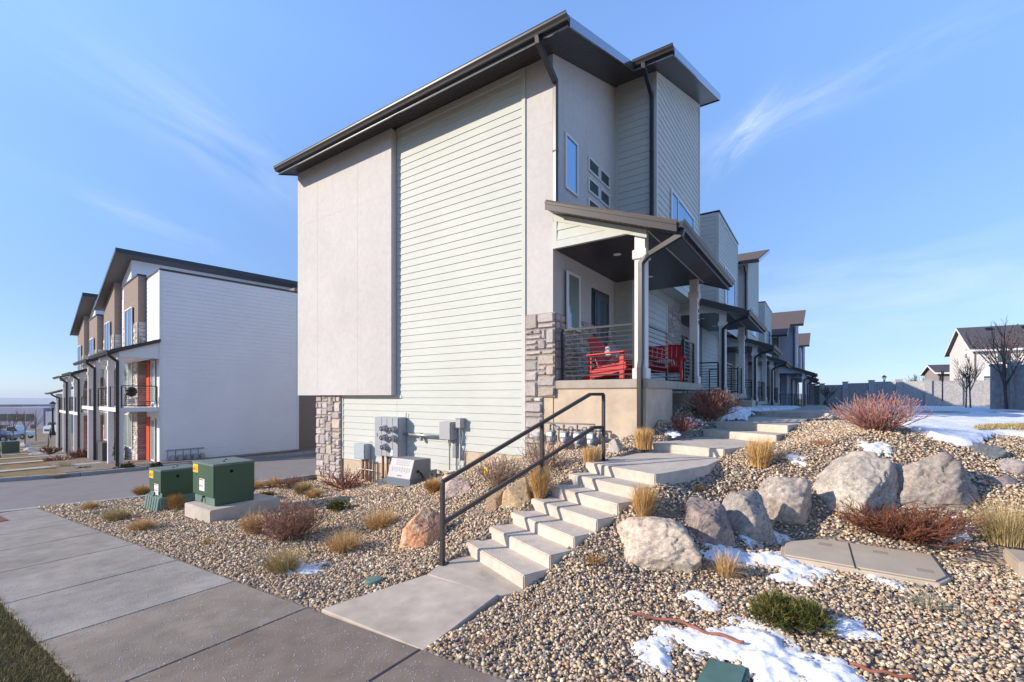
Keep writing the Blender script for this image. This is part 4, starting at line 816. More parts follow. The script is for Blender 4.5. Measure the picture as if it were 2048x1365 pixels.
tuft('golden arching grass clump behind the middle handrail post', 1080, 996, 62, 62, GOLD, 'droop', 3)
tuft('small orange tan clump in front of the electric window well', 867, 986, 38, 30, ORNG, 'mound', 4)
tuft('golden clump with long drooping blades against the lower right side of the steps', 1288, 1030, 84, 62, GOLD, 'droop', 5)
tuft('golden clump with long drooping blades on the upper right side of the steps', 1520, 932, 84, 56, GOLD, 'droop', 6)
tuft('sparse tan clump poking out of the snow below the cream pink boulder', 1452, 1152, 80, 52, TAN, 'droop', 7, n=260)
tuft('large olive grass mound at the right edge below the boulders', 2014, 1084, 130, 84, OLIVE, 'mound', 8, n=900)
tuft('flat grey green tuft alone in the gravel right of the evergreen', 1858, 1212, 66, 28, GREYG, 'low', 9, n=240)
tuft('tan grass mound in open gravel left of the orange boulder', 760, 1056, 80, 38, TAN, 'mound', 10)
tuft('tan grass mound lower left of the orange boulder, behind the one with snow', 688, 1102, 84, 42, TAN, 'mound', 11)
tuft('olive tan grass mound with a snow patch at its right foot', 572, 1143, 92, 48, OLIVE, 'mound', 12, lean=-.25)
tuft('tan grass mound pressed against the left side of the purple twig shrub', 508, 1068, 52, 42, TAN, 'mound', 13)
tuft('flat olive tuft near the pavement, left of the smaller green transformer, nearest it', 240, 1040, 58, 24, OLIVE, 'mound', 14, lean=-.5)
tuft('flat olive tuft directly in front of the smaller green transformer', 284, 1060, 54, 24, TAN, 'mound', 15)
tuft('thin flat tuft near the lane kerb, farthest left of the gravel bed', 198, 1028, 52, 14, GREYG, 'low', 16)
tuft('small tan tuft at the kerb, farther back than the olive one', 182, 1018, 34, 14, TAN, 'mound', 161)
tuft('tiny brown tuft alone between the pavement and the concrete transformer pad', 418, 1088, 46, 14, ORNG, 'low', 17)
tuft('orange gold tuft squeezed between the two green transformers', 350, 1020, 40, 32, ORNG, 'droop', 18)
tuft('tan tuft behind the left side of the smaller green transformer', 284, 992, 30, 20, ORNG, 'mound', 19)
tuft('low tan tuft along the lane, nearest the bigger transformer', 512, 979, 42, 18, TAN, 'mound', 20)
tuft('tan tuft left of the stone pier, touching the purple brush', 548, 976, 30, 20, TAN, 'mound', 21)
tuft('tan tuft just left of the foot of the stone pier', 606, 990, 38, 26, OLIVE, 'mound', 22)
tuft('pale straw tuft lying in front of the stone pier foot', 628, 997, 34, 20, TAN, 'mound', 23)
tuft('very small rusty tuft in the gravel left of the cream pink boulder', 1190, 1122, 44, 20, ORNG, 'low', 24)
tuft('tiny orange brown tuft in the gravel above the purple brown boulder', 1392, 978, 24, 12, ORNG, 'low', 25)
tuft('flat pinkish dead tuft in the gravel beside the pavement walk, near the bottom', 970, 1290, 50, 16, [(.42, .25, .17), (.5, .33, .24)], 'low', 26)
tuft('flat rusty tuft on the slope above the biggest boulders', 1650, 888, 46, 16, [(.45, .2, .1), (.5, .26, .14)], 'low', 27)
# twig shrubs
def twigs(label, px, py, wpx, hpx, cols, seed, stems=60, spread=1.0, thick=.006, levels=2, dense=1.0, group='bare winter shrubs', name='shrub', pos=None, upright=.0, tips=None):
    rg = random.Random(seed+5); g_, t = G(px, py) if pos is None else (Vector(pos), pos[0]*FW[0]+pos[1]*FW[1]); w = wpx*t/FP/2; h = hpx*t/FP; V, F, C = [], [], []; mn = max(.0022, t/FP*.52)
    def seg(a, b, r0, r1, c0, c1):
        r0 = max(r0, mn); r1 = max(r1, mn*.8); d = (b-a).normalized(); u = d.orthogonal().normalized(); v = d.cross(u); k = len(V)
        for p, r, c in ((a, r0, c0), (b, r1, c1)):
            for j in range(3): an = j*2.094; V.append(tuple(p+(u*math.cos(an)+v*math.sin(an))*r)); C.append(c)
        F.extend([(k, k+1, k+4, k+3), (k+1, k+2, k+5, k+4), (k+2, k, k+3, k+5)])
    def grow(p, d, L_, r, lev, q):
        c = rg.choice(cols); c = tuple(x*rg.uniform(.75, 1.2) for x in c); ns = 3; pts = [p]
        for i in range(ns):
            d = (d+Vector((rg.gauss(0, .13), rg.gauss(0, .13), rg.gauss(.05+upright, .09)))).normalized(); p2 = p+d*L_/ns; ct = c if not tips or i < ns-1 else rg.choice(tips)
            seg(p, p2, r*(1-i/ns*.6), r*(1-(i+1)/ns*.6), c, ct); p = p2; pts.append(p)
            if lev > 0:
                for _ in range(rg.choice([1, 2, 2])): grow(p, (d+Vector((rg.gauss(0, .5), rg.gauss(0, .5), rg.gauss(.1, .3)))).normalized(), L_*rg.uniform(.28, .5), r*.6, lev-1, q)
    for i in range(int(stems*dense)):
        a = rg.uniform(0, 6.283); rr = math.sqrt(rg.uniform(0, 1)); ox, oy = math.cos(a)*w*.18*rr, math.sin(a)*w*.18*rr; tgt = Vector((math.cos(a)*w*rr*spread, math.sin(a)*w*rr*spread, h*math.sqrt(max(.08, 1-rr*rr*.72))*rg.uniform(.7, 1))); L_ = tgt.length*.86
        grow(Vector((ox, oy, 0)), tgt.normalized(), L_, thick, levels, 0)
    o = arrmesh(name, V, F, M_twig, C); o.location = (g_.x, g_.y, g_.z-.02); return tag(o, label, 'shrub', group)
RB = [(.30, .16, .12), (.38, .20, .14), (.26, .15, .11), (.42, .27, .19)]; RED = [(.34, .09, .08), (.30, .12, .10), (.28, .15, .12)]; PNK = [(.42, .2, .16), (.50, .27, .2), (.36, .16, .14)]; RUST = [(.19, .075, .045), (.25, .10, .055), (.14, .06, .04)]; PALE = [(.46, .32, .24), (.52, .38, .28), (.38, .26, .2)]; BUD = [(.55, .35, .25), (.5, .3, .24)]
twigs('purple red twig dome in the gravel in front of the bigger green transformer', 580, 1078, 116, 64, RB, 1, 80, tips=BUD)
twigs('pink tipped fan of stiff stems on the mound above the biggest boulder', 1756, 862, 132, 72, PNK, 2, 150, spread=1.05, levels=1, tips=[(.6, .38, .33), (.5, .28, .24)])
twigs('brown red twig ball under the second porch post', 1424, 838, 84, 54, RB, 3, 110, tips=[(.55, .22, .15)])
twigs('small bright red twig shrub with snow on it beside the foundation', 1366, 862, 56, 34, RED, 4, 34, levels=1)
twigs('low rust coloured brush spread in front of the biggest boulder', 1806, 1078, 170, 52, RUST, 5, 150, levels=2, spread=1.15, tips=[(.27, .12, .07)])
twigs('pale tan twig shrub against the siding behind the lower handrail', 992, 972, 92, 66, PALE, 6, 60, levels=1, thick=.004)
twigs('pale tan twig shrub under the gas meters behind the middle handrail post', 1086, 945, 92, 76, PALE, 7, 60, levels=1, thick=.004)
twigs('sprawling red brown twig shrub at the foot of the stone pier', 690, 978, 96, 36, [(.3, .1, .07), (.26, .12, .09)], 8, 55, levels=1, spread=1.2)
twigs('small purple brown brush along the lane left of the stone pier', 574, 978, 50, 24, RB, 9, 50, levels=1)
twigs('small rust coloured ground brush in the far left yard near the lane', 118, 930, 52, 16, RUST, 10, 50, levels=1, pos=onZ(118, 930, -3.75))
twigs('rust brown shrub by the second porch across the lane', 172, 918, 46, 18, RUST, 11, 50, levels=1, pos=onZ(165, 918, -3.6))
twigs('thin bare twig bundle left of the pale rocks in the distant yard', 62, 905, 30, 16, RUST, 12, 30, levels=1, pos=onZ(100, 908, -3.9))
# evergreens
def ever(label, px, py, wpx, hpx, seed, n=900, cols=((.09, .10, .025), (.14, .14, .035), (.055, .07, .02), (.20, .18, .06)), pos=None, name='evergreen_shrub', group='low evergreen shrubs', cone=False):
    rst = np.random.RandomState(seed); g_, t = G(px, py) if pos is None else (Vector(pos), pos[0]*FW[0]+pos[1]*FW[1]); w = wpx*t/FP/2; h = hpx*t/FP; lobes = [(rst.uniform(-.55, .55), rst.uniform(-.55, .55), rst.uniform(.35, .62)) for _ in range(11)]
    V, F, C = [], [], []; k = 0; wd = max(.004, t/FP*.8)
    for i in range(n):
        lx_, ly, lr = lobes[rst.randint(len(lobes))]; a = rst.uniform(0, 6.283); el = math.asin(rst.uniform(-.1, 1)); r = lr*rst.uniform(.55, 1.02)
        u = np.array([math.cos(a)*math.cos(el), math.sin(a)*math.cos(el), math.sin(el)])
        if cone: z = rst.uniform(0, 1); a = rst.uniform(0, 6.28); rr = (1-z)*rst.uniform(.5, 1); p = np.array([math.cos(a)*rr*w, math.sin(a)*rr*w, z*h]); u = np.array([math.cos(a), math.sin(a), .5])
        else: p = np.array([(lx_+u[0]*r)*w, (ly+u[1]*r)*w, max(.01, (.25+u[2]*r*1.15)*h)])
        c = np.array(cols[rst.randint(len(cols))])*rst.uniform(.7, 1.3)*(1+.6*(rst.rand() < .15))
        for j in range(7):
            d = u+rst.normal(0, .55, 3)+np.array([0, 0, .5]); d /= np.linalg.norm(d); s = np.cross(d, rst.normal(size=3)); s /= np.linalg.norm(s); L_ = min(h, w)*rst.uniform(.14, .26)
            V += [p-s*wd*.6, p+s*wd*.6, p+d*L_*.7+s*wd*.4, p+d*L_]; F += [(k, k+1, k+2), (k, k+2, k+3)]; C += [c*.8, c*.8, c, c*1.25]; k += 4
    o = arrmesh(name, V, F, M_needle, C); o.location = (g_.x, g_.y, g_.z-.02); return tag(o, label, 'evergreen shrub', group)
ever('bright green low juniper cushion in the gravel right of the big snow patch', 1583, 1250, 140, 66, 1, 1500)
ever('small dark green cushion shrub in the gravel below the utility cabinet', 678, 1021, 50, 26, 2, 500)
ever('small flat dark green cushion beside the concrete transformer pad', 533, 993, 38, 12, 3, 300)
DG = ((.05, .06, .02), (.10, .10, .03), (.14, .08, .03))
for px, py, w_, h_, lab, z in ((252, 940, 32, 16, 'dark round shrub by the kerb under the nearest white porch post', -3.05), (167, 948, 32, 16, 'dark round shrub by the kerb farther left, beside the olive grass ball', -3.35), (312, 940, 26, 18, 'dark round shrub beside the orange lower door', -2.98)):
    ever(lab, px, py, w_, h_, px, 260, DG, pos=onZ(px, py, z), group='dark shrubs across the lane')
tuft('large olive grass ball in the gravel strip across the lane', 129, 943, 38, 18, OLIVE, 'mound', 40, pos=onZ(129, 944, -3.45), group='grass across the lane')
ever('small conical evergreen in a dark planter between the first porch posts across the lane', 236, 900, 14, 40, 50, 300, pos=onZ(232, 925, -2.9)+Vector((0, 0, .3)), cone=True, group='potted plants')
for px, py, lab in ((1585, 820, 'leftmost'), (1598, 818, 'middle'), (1612, 820, 'rightmost')):
    pass
ever('dark conical shrub at the foot of the shaded far fence', 1650, 818, 12, 16, 60, 160, cone=True, pos=onZ(1650, 817, -.98), group='shrubs along the far fence')
ever('dark low shrub left of the conical one along the far fence', 1634, 819, 14, 8, 61, 140, pos=onZ(1634, 817, -.98), group='shrubs along the far fence')
# lawn in the front corner
rst = np.random.RandomState(9); n = 26000; X = rst.uniform(-9, -3.4, n); Y = rst.uniform(.05, .95, n); Z_ = zsw(X)-.02; k = visible(X, Y, Z_, 80); X, Y, Z_ = X[k], Y[k], Z_[k]; n = len(X)
V, F, C = blades(n, .01, .055, .9, [(.16, .14, .06), (.26, .2, .09), (.11, .11, .045), (.33, .27, .13)], rst, .005, .6, 2); V = V.reshape(n, 6, 3)+np.stack([X, Y, Z_], 1)[:, None]
go = arrmesh('grass', V.reshape(-1, 3), F, M_blade, C); go['kind'] = 'stuff'
m = MB(); m.add([(-14, -8, zsw(-14)-.03), (3, -8, zsw(3)-.03), (3, .945, zsw(3)-.03), (-14, .945, zsw(-14)-.03)], [(0, 1, 2, 3)]); struct('verge', m, tex_ground('turf', [(.06, .055, .025), (.13, .10, .05), (.08, .08, .035)], 60, .03, big=6))
# olive strip right, by the snow
rst = np.random.RandomState(10)
P = [G(x, y)[0] for x, y in ((1955, 868), (2000, 866), (2060, 870), (2075, 862), (2060, 856), (1990, 857), (1950, 860))]
n = 9000; X = rst.uniform(min(p.x for p in P), max(p.x for p in P), n); Y = rst.uniform(min(p.y for p in P), max(p.y for p in P), n); k = inpoly(X, Y, [(p.x, p.y) for p in P]); X, Y = X[k], Y[k]; n = len(X)
if n: 
    V, F, C = blades(n, .01, .09, .9, OLIVE, rst, .012, .6, 2); V = V.reshape(n, 6, 3)+np.stack([X, Y, H(X, Y)+.02], 1)[:, None]; o = arrmesh('grass', V.reshape(-1, 3), F, M_blade, C); o['kind'] = 'stuff'
# ============================================================ snow
def nz2(X, Y, s, o=0): return np.array([noise.fractal(Vector((x*s+o, y*s, o)), 1.0, 2.0, 4) for x, y in zip(X, Y)])
grid('snow_field', np.concatenate([np.arange(-.2, 6, .1), np.arange(6, 40, .8)]), np.concatenate([np.arange(7, 14, .1), np.arange(14, 72, .8)]), lambda X, Y: np.where(inpoly(X, Y, SNOWF), H(X, Y)+.05+.045*nz2(X, Y, .9)+.018*nz2(X, Y, 3.5, 3), H(X, Y)-.05), M_snow, lambda X, Y: inpoly(X, Y, [(-.3, 80), (-.3, 6), (50, 6), (50, 80)]) & (H(X, Y) > -90) & inpoly(X, Y, [((p[0]-3)*1.03+3, (p[1]-14)*1.03+14) for p in SNOWF]))
SP = [  # photo outlines of the loose patches
 [(1330, 1268), (1370, 1262), (1440, 1252), (1500, 1248), (1560, 1262), (1585, 1290), (1640, 1322), (1690, 1345), (1730, 1385), (1560, 1385), (1500, 1345), (1470, 1322), (1410, 1300), (1360, 1285)],
 [(1395, 1118), (1440, 1096), (1500, 1100), (1560, 1115), (1610, 1130), (1658, 1146), (1610, 1152), (1560, 1140), (1500, 1130), (1440, 1128)],
 [(1490, 1078), (1545, 1070), (1572, 1078), (1560, 1086), (1500, 1084)], [(1555, 1140), (1590, 1140), (1606, 1165), (1560, 1165)], [(1655, 1232), (1700, 1238), (1718, 1252), (1755, 1274), (1700, 1270), (1668, 1255)],
 [(1380, 1190), (1400, 1188), (1440, 1210), (1410, 1214)], [(1885, 1050), (1945, 1056), (1930, 1080), (1900, 1078)], [(1280, 1290), (1320, 1285), (1345, 1320), (1330, 1345), (1300, 1335), (1288, 1310)],
 [(1725, 889), (1765, 892), (1772, 910), (1745, 908)], [(1590, 915), (1612, 918), (1608, 926), (1594, 924)], [(558, 1128), (590, 1122), (645, 1128), (640, 1142), (600, 1148), (572, 1145)], [(1750, 1160), (1790, 1168), (1795, 1176), (1765, 1170)],
 [(1340, 868), (1352, 864), (1360, 870), (1348, 873)], [(1430, 838), (1460, 822), (1500, 812), (1545, 812), (1600, 814), (1590, 820), (1500, 824), (1490, 836)]]
def patch(poly, seed, hgt=.042):
    P = [G(x, y)[0] for x, y in poly]; pl = [(p.x, p.y) for p in P]; xs_ = [p[0] for p in pl]; ys_ = [p[1] for p in pl]; st = .022 if max(xs_)-min(xs_) < 3 else .12
    gx_ = np.arange(min(xs_)-.15, max(xs_)+.15, st); gy_ = np.arange(min(ys_)-.15, max(ys_)+.15, st); XX, YY = np.meshgrid(gx_, gy_); X, Y = XX.ravel(), YY.ravel()
    D = np.full(len(X), 9.0)
    for i in range(len(pl)):
        a = np.array(pl[i]); b = np.array(pl[(i+1) % len(pl)]); ab = b-a; t = (((X-a[0])*ab[0]+(Y-a[1])*ab[1])/(ab@ab+1e-9)).clip(0, 1); D = np.minimum(D, np.hypot(X-a[0]-ab[0]*t, Y-a[1]-ab[1]*t))
    D = np.where(inpoly(X, Y, pl), D, -D)-.02+.12*nz2(X, Y, 3.5, seed)+.09*nz2(X, Y, 11, seed+3)+.03*nz2(X, Y, 35, seed+5); Zv = H(X, Y)+.004+hgt*np.clip(D/.13, -1, 1)*.75+(.022*nz2(X, Y, 7, seed+9)+.012*nz2(X, Y, 25, seed+2))*np.clip(D/.08, 0, 1)+.012
    nx = len(gx_); V = np.stack([X, Y, Zv], 1); a = (np.arange(len(gy_)-1)[:, None]*nx+np.arange(nx-1)[None]).ravel(); F = np.stack([a, a+1, a+1+nx, a+nx], 1); F = F[D[F].max(1) > -.04]; return V, F
VV, FF, off = [], [], 0
for i, p in enumerate(SP):
    V, F = patch(p, i*11, .11 if i == len(SP)-1 else .042); VV.append(V); FF.append(F+off); off += len(V)
o = arrmesh('snow_patches', np.concatenate(VV), np.concatenate(FF), M_snow, smooth=True); o['kind'] = 'stuff'
# snow caught on twigs of the red shrub
g0 = G(1385, 858)[0]; rst = np.random.RandomState(3); n = 40
o = pebbles('snow_on_twigs', g0.x+rst.normal(0, .13, n), g0.y+rst.normal(0, .1, n), g0.z+.06+rst.uniform(0, .16, n), rst.uniform(.015, .035, n)); o.data.materials.clear(); o.data.materials.append(M_snow); o['kind'] = 'stuff'
# ice melt grains on the steps and pavement
n = 5200; X = rst.uniform(-8, -1, n); Y = rst.uniform(.95, 2.45, n); Z_ = zsw(X)+.002
for k_ in range(7):
    u_ = rst.beta(2, 2, 200)*(.95 if k_ < 6 else 1); w_ = rst.uniform(.15, .92 if k_ < 6 else 3, 200); X = np.append(X, ED[k_][0][0]+SE[0]*SW*u_+SN[0]*SR*w_); Y = np.append(Y, ED[k_][0][1]+SE[1]*SW*u_+SN[1]*SR*w_); Z_ = np.append(Z_, np.full(200, ED[k_][0][2]+.001))
n = len(X); a = pebbles('ice_melt', X, Y, Z_, rst.uniform(.002, .0045, n)); a.data.materials.clear(); a.data.materials.append(mat('salt', (.62, .70, .70), .5)); a['kind'] = 'stuff'
# dead leaves and twigs lying in the gravel
rst = np.random.RandomState(77); n = 1500; X = rst.uniform(-12, 4, n); Y = rst.uniform(2.55, 9, n); k = bedmask(X, Y); X, Y = X[k], Y[k]
for p in EXC: k = ~inpoly(X, Y, p); X, Y = X[k], Y[k]
Z_ = H(X, Y); k = visible(X, Y, Z_); X, Y, Z_ = X[k], Y[k], Z_[k]; n = len(X); a = rst.uniform(0, 6.28, n); L_ = rst.uniform(.012, .035, n); wq = L_*rst.uniform(.15, .7, n)
d1 = np.stack([np.cos(a)*L_, np.sin(a)*L_, rst.uniform(-.01, .012, n)], 1); d2 = np.stack([-np.sin(a)*wq, np.cos(a)*wq, rst.uniform(-.008, .008, n)], 1); P = np.stack([X, Y, Z_+.024], 1)
V = np.stack([P-d1, P+d2, P+d1, P-d2], 1).reshape(-1, 3); o = arrmesh('leaf_litter', V, np.arange(4*n).reshape(-1, 4), M_blade, np.repeat(np.array([(.30, .17, .08), (.4, .25, .12), (.2, .12, .07), (.5, .36, .2)])[rst.randint(0, 4, n)], 4, axis=0)); o['kind'] = 'stuff'
# ============================================================ handrail
def P3(x, y, ref): r = ray(x, y); f = ref.x*FW[0]+ref.y*FW[1]; return r*f
q0 = onZ(885, 1128, -1.874); b3 = stp(3, 0); q1 = onZ(1084, 996, b3[2]); q2 = onZ(1207, 921, -.936)
ht = .95; T = thing('handrail', 'dark square tube stair handrail with three posts beside the concrete steps', 'handrail', q0)
L0 = lambda p: Vector(p)-q0
tops = [q0+Vector((0, 0, P3(885, 964, q0).z-q0.z)), q1+Vector((0, 0, P3(1084, 846, q1).z-q1.z)), q2+Vector((0, 0, P3(1207, 789, q2).z-q2.z))]
lows = [Vector((q0.x, q0.y, P3(885, 1047, q0).z)), Vector((q1.x, q1.y, P3(1084, 921, q1).z)), Vector((q2.x, q2.y, P3(1207, 855, q2).z))]
for q, t_ in zip((q0, q1, q2), tops):
    m = MB(); m.tube([L0(q), L0(t_)], .022, 4, square=True); po_ = m.build('rail_post', M_hand, T, bev=.003); c = L0(q); m = MB(); m.box(c.x-.055, c.x+.055, c.y-.055, c.y+.055, c.z, c.z+.012)
    for sx in (-1, 1):
        for sy in (-1, 1): m.lathe([(.009, c.z+.012), (.009, c.z+.02)], c.x+sx*.04, c.y+sy*.04, 6)
    m.build('base_plate', M_hand, po_)
for nm, A in (('top_rail', tops), ('lower_rail', lows)):
    d = (A[1]-A[0]); k = (A[2]-A[1]).xy.length/d.xy.length; bend = A[1]+d*k*.80; bend.z = A[2].z; f_ = (A[2].z-A[1].z)/d.z; bend = A[1]+d*f_; e = A[2]
    m = MB(); m.tube([L0(A[0]), L0(bend), L0(e)], .0215, 4, square=True); m.build(nm, M_hand, T, bev=.003)
# ============================================================ utilities on the end wall
YW = 8.22
def wb(x0, y0, x1, y1, dep, yw=YW):         # a wall box from photo corners of its front face
    a = onY(x0, y0, yw-dep); b = onY(x1, y1, yw-dep); return a.x, b.x, yw-dep, yw, b.z, a.z
def box_thing(name, label, cat, dims, material, part='cabinet_body', door=True, group=None, lid=False):
    x0, x1, y0, y1, z0, z1 = dims; T = thing(name, label, cat, (x0, y1, z0), 0, group); m = MB(); m.bbox(0, x1-x0, y0-y1, 0, 0, z1-z0, .006); b = m.build(part, material, T)
    if door: m = MB(); m.bbox(.012, x1-x0-.012, y0-y1-.012, y0-y1+.001, .012, z1-z0-.012, .004); m.box(x1-x0-.03, x1-x0-.015, y0-y1-.02, y0-y1-.01, (z1-z0)*.45, (z1-z0)*.55); m.build('door', material, b)
    if lid: m = MB(); m.bbox(-.01, x1-x0+.01, y0-y1-.02, 0, z1-z0, z1-z0+.015, .004); m.build('lid', material, b)
    return T
dm = wb(750, 834, 797, 916, .27); MP = thing('electric_meter_panel', 'tall grey electric meter panel with five round glass meters on the siding', 'electric meter', (dm[0], YW, dm[4])); w_, h_ = dm[1]-dm[0], dm[5]-dm[4]
m = MB(); m.bbox(0, w_, -.27, 0, 0, h_, .008); b = m.build('panel_body', M_grey, MP)
m = MB(); 
for xa, xb in ((.01, .30), (.31, .53), (.54, .77), (.78, .985)): m.bbox(w_*xa, w_*xb, -.284, -.268, .01, h_-.012, .004)
m.box(w_*.10, w_*.12, -.30, -.284, h_*.5, h_*.58); m.build('panel_cover', M_grey, b)
m = MB(); m.box(w_*.68, w_*.78, -.287, -.283, .04, h_*.18); m.build('sticker', M_sticker, b)
m = MB(); m.tube([(w_*1.02, -.03, h_), (w_*1.02, -.03, h_+.12)], .008, 6); m.build('antenna', M_black, MP)
for cx, cy in ((770, 857), (788, 859), (770, 875), (788, 877), (771, 894)):
    c = onY(cx, cy, YW-.30); c = Vector((c.x-dm[0], 0, c.z-dm[4])); m = MB(); m.lathe([(.092, -.28), (.095, -.31), (.086, -.315), (.084, -.33)], c.x, 0, 20, 'y', c.z); me_ = m.build('meter', M_galv, MP, True)
    m = MB(); m.lathe([(.078, -.33), (.078, -.40), (.070, -.425), (.045, -.438), (.01, -.442)], c.x, 0, 20, 'y', c.z); m.build('meter_glass', M_glass_b, me_, True)
    m = MB(); m.lathe([(.055, -.437), (.055, -.4405)], c.x, 0, 16, 'y', c.z); m.build('dial', M_black, me_)
m = MB()
for k, x in enumerate((.13, .33)):
    m.tube([(w_*x+.02, -.12, 0), (w_*x+.02, -.12, -.62)], .032, 10)
m.build('conduit', M_rust, MP)
T = box_thing('meter_box', 'small pale grey box left of the meter panel above a bundle of conduits', 'electrical box', wb(708, 887, 729, 920, .2), mat('pale_grey_enamel', (.42, .47, .52), .5), door=True)
x0, x1, y0, y1, z0, z1 = wb(708, 887, 729, 920, .2)
for k in range(7):
    m = MB(); x = (x1-x0)*(.42+k*.17); m.tube([(x, -.08-.02*(k % 2), 0), (x, -.08-.02*(k % 2), -.55-.01*k)], .017 if k != 1 else .026, 8); m.build('conduit', M_rust if k % 2 else M_grey, T)
m = MB(); m.tube([(.05, -.12, -.28), ((x1-x0)*1.6, -.12, -.28)], .008, 6); m.tube([((x1-x0)*1.0, -.02, z1-z0), ((x1-x0)*1.0, -.02, z1-z0+.09)], .006, 6); m.build('bracket', M_galv, T)
a = onY(806, 868.5, YW-.09); b = onY(878, 874.5, YW-.09); T = thing('conduit_pipe', 'thick galvanised pipe running level from the meter panel to the right hand box', 'pipe', a); bb = b-a; bb.z = 0
m = MB(); m.tube([(-.02, 0, 0), (bb.x+.02, 0, 0)], .033, 12); m.build('pipe', M_galv, T, True); m = MB()
m.tube([(bb.x*.5, 0, 0), (bb.x*.5+.03, 0, 0)], .042, 12); m.box(bb.x*.5-.02, bb.x*.5+.03, -.015, .06, -.14, .045); m.build('bracket', M_greyd, T)
T = box_thing('junction_box', 'square grey box at the right end of the level pipe', 'electrical box', wb(878.5, 844, 901, 881, .24), mat('box_grey', (.40, .405, .41), .5))
x0, x1, y0, y1, z0, z1 = wb(878.5, 844, 901, 881, .24); gz = -1.75
m = MB(); m.tube([(.17, -.10, 0), (.20, -.10, -.22), (.20, -.10, gz-z0)], .016, 8); m.tube([(.24, -.10, 0), (.21, -.10, -.2)], .014, 8); m.tube([(.34, -.06, -.02), (.36, -.06, -.14)], .04, 8); m.build('conduit', M_greyd, T)
m = MB(); m.bbox(.30, .42, -.12, 0, -.42, -.14, .01); m.tube([(.36, -.03, -.4), (.36, -.03, gz-z0)], .022, 8); m.build('lower_fitting', M_greyd, T)
T = box_thing('cable_box', 'small grey cable box with a white conduit dropping to the ground', 'electrical box', wb(911, 838, 922, 857, .14), mat('cable_grey', (.42, .42, .43), .5), lid=True)
x0, x1, y0, y1, z0, z1 = wb(911, 838, 922, 857, .14); m = MB(); m.tube([(.06, -.07, 0), (.07, -.07, -.35), (.06, -.07, gz-z0)], .014, 8); m.tube([(.1, -.05, 0), (.15, -.05, -.15), (.10, -.05, -.4), (.03, -.05, -.55), (.12, -.05, -.62), (.16, -.05, -.45)], .004, 5); m.build('conduit', M_sticker, T)
a = onY(858, 941, 7.95); b = onY(922, 955, 7.75); T = thing('window_well', 'dark grey metal window well sunk against the foundation', 'window well', (a.x, 8.2, a.z)); wx = b.x-a.x; m = MB()
m.prism([(0, 0, 0), (.05, -.35, 0), (.25, -.5, 0), (wx-.2, -.5, 0), (wx-.04, -.35, 0), (wx, 0, 0), (wx-.02, 0, 0), (wx-.06, -.34, 0), (wx-.21, -.48, 0), (.26, -.48, 0), (.07, -.34, 0), (.02, 0, 0)], (0, 0, -.6)); m.build('steel_wall', M_greyd, T)
# utility cabinet
c0 = onZ(820, 969, -1.86); c1 = onZ(772, 962, -1.95)
T = thing('utility_cabinet', 'silver utility cabinet with a slanted label covered front near the pier', 'utility cabinet', (c0.x, c0.y, c0.z)); wx = .72; m = MB(); hh = .50
m.prism([(-wx, 0, -.06), (-wx, 0, .1), (-wx, .13, hh), (-wx, .62, hh-.02), (-wx, .62, -.06)], (wx, 0, 0)); bd = m.build('cabinet_body', mat('satin_steel', (.25, .26, .285), .5, .05, 5, metal=.2), T, bev=.01)
m = MB(); m.box(-wx-.01, .01, -.012, .64, -.07, .09); m.build('plinth', mat('steel_blue', (.16, .19, .23), .5), T)
m = MB(); sl = .13/(hh-.1)
def fr_(u0, u1, v0, v1, e=.004): 
    g = lambda u, v: (-wx+u*wx, (v*(hh-.1))*sl-e, .1+v*(hh-.1)); m.add([g(u0, v0), g(u1, v0), g(u1, v1), g(u0, v1)], [(0, 1, 2, 3)])
for r_ in range(3):
    for c_ in range(7): fr_(.25+c_*.085, .31+c_*.085, .66+r_*.10, .72+r_*.10)
for c_ in range(8): fr_(.10+c_*.105, .16+c_*.105, .30+.04*(c_ % 2), .55)
m.build('labels', mat('print_white', (.42, .43, .46), .6), bd); m = MB(); g = lambda u, v: (-wx+u*wx, v*(hh-.1)*sl-.006, .1+v*(hh-.1)); m.add([g(.42, .1), g(.62, .1), g(.62, .14), g(.42, .14)], [(0, 1, 2, 3)]); m.build('slot', M_black, bd)
m = MB(); m.tube([(.005, .3, .2), (.05, .3, .16), (.08, .32, .06), (.1, .4, -.05)], .018, 8); m.tube([(.0, .22, .24), (.04, .22, .24)], .03, 8); m.build('side_cable', M_black, T)
# gas meters
YG = 8.27-.0; a = onY(1090, 846, YG-.24); bq = onY(1190, 852, YG-.24); T = thing('gas_manifold', 'grey steel gas pipe header with drop legs above the four meters', 'gas pipe', a); Lx = bq.x-a.x; m = MB()
m.tube([(0, 0, 0), (Lx, 0, 0), (Lx, 0, -.12)], .017, 10); m.tube([(0, 0, 0), (0, .2, 0)], .02, 10)
xs_ = [onY(px, 880, YG-.26).x-a.x for px in (1104, 1131, 1158, 1185)]
for x in xs_[:3]: m.tube([(x-.05, 0, .0), (x-.05, 0, -.14)], .015, 8)
for x in xs_: m.lathe([(.026, -.07), (.026, -.03)], x-.05, 0, 8); m.lathe([(.024, -.14), (.03, -.12), (.018, -.1)], x-.05, 0, 8)
m.build('header_pipe', mat('grey_pipe', (.2, .2, .2), .5), T, True)
LBL = ('leftmost grey gas meter, next to the stone corner', 'second grey gas meter from the stone corner', 'third grey gas meter, right behind the lower handrail', 'rightmost grey gas meter, half hidden by golden grass')
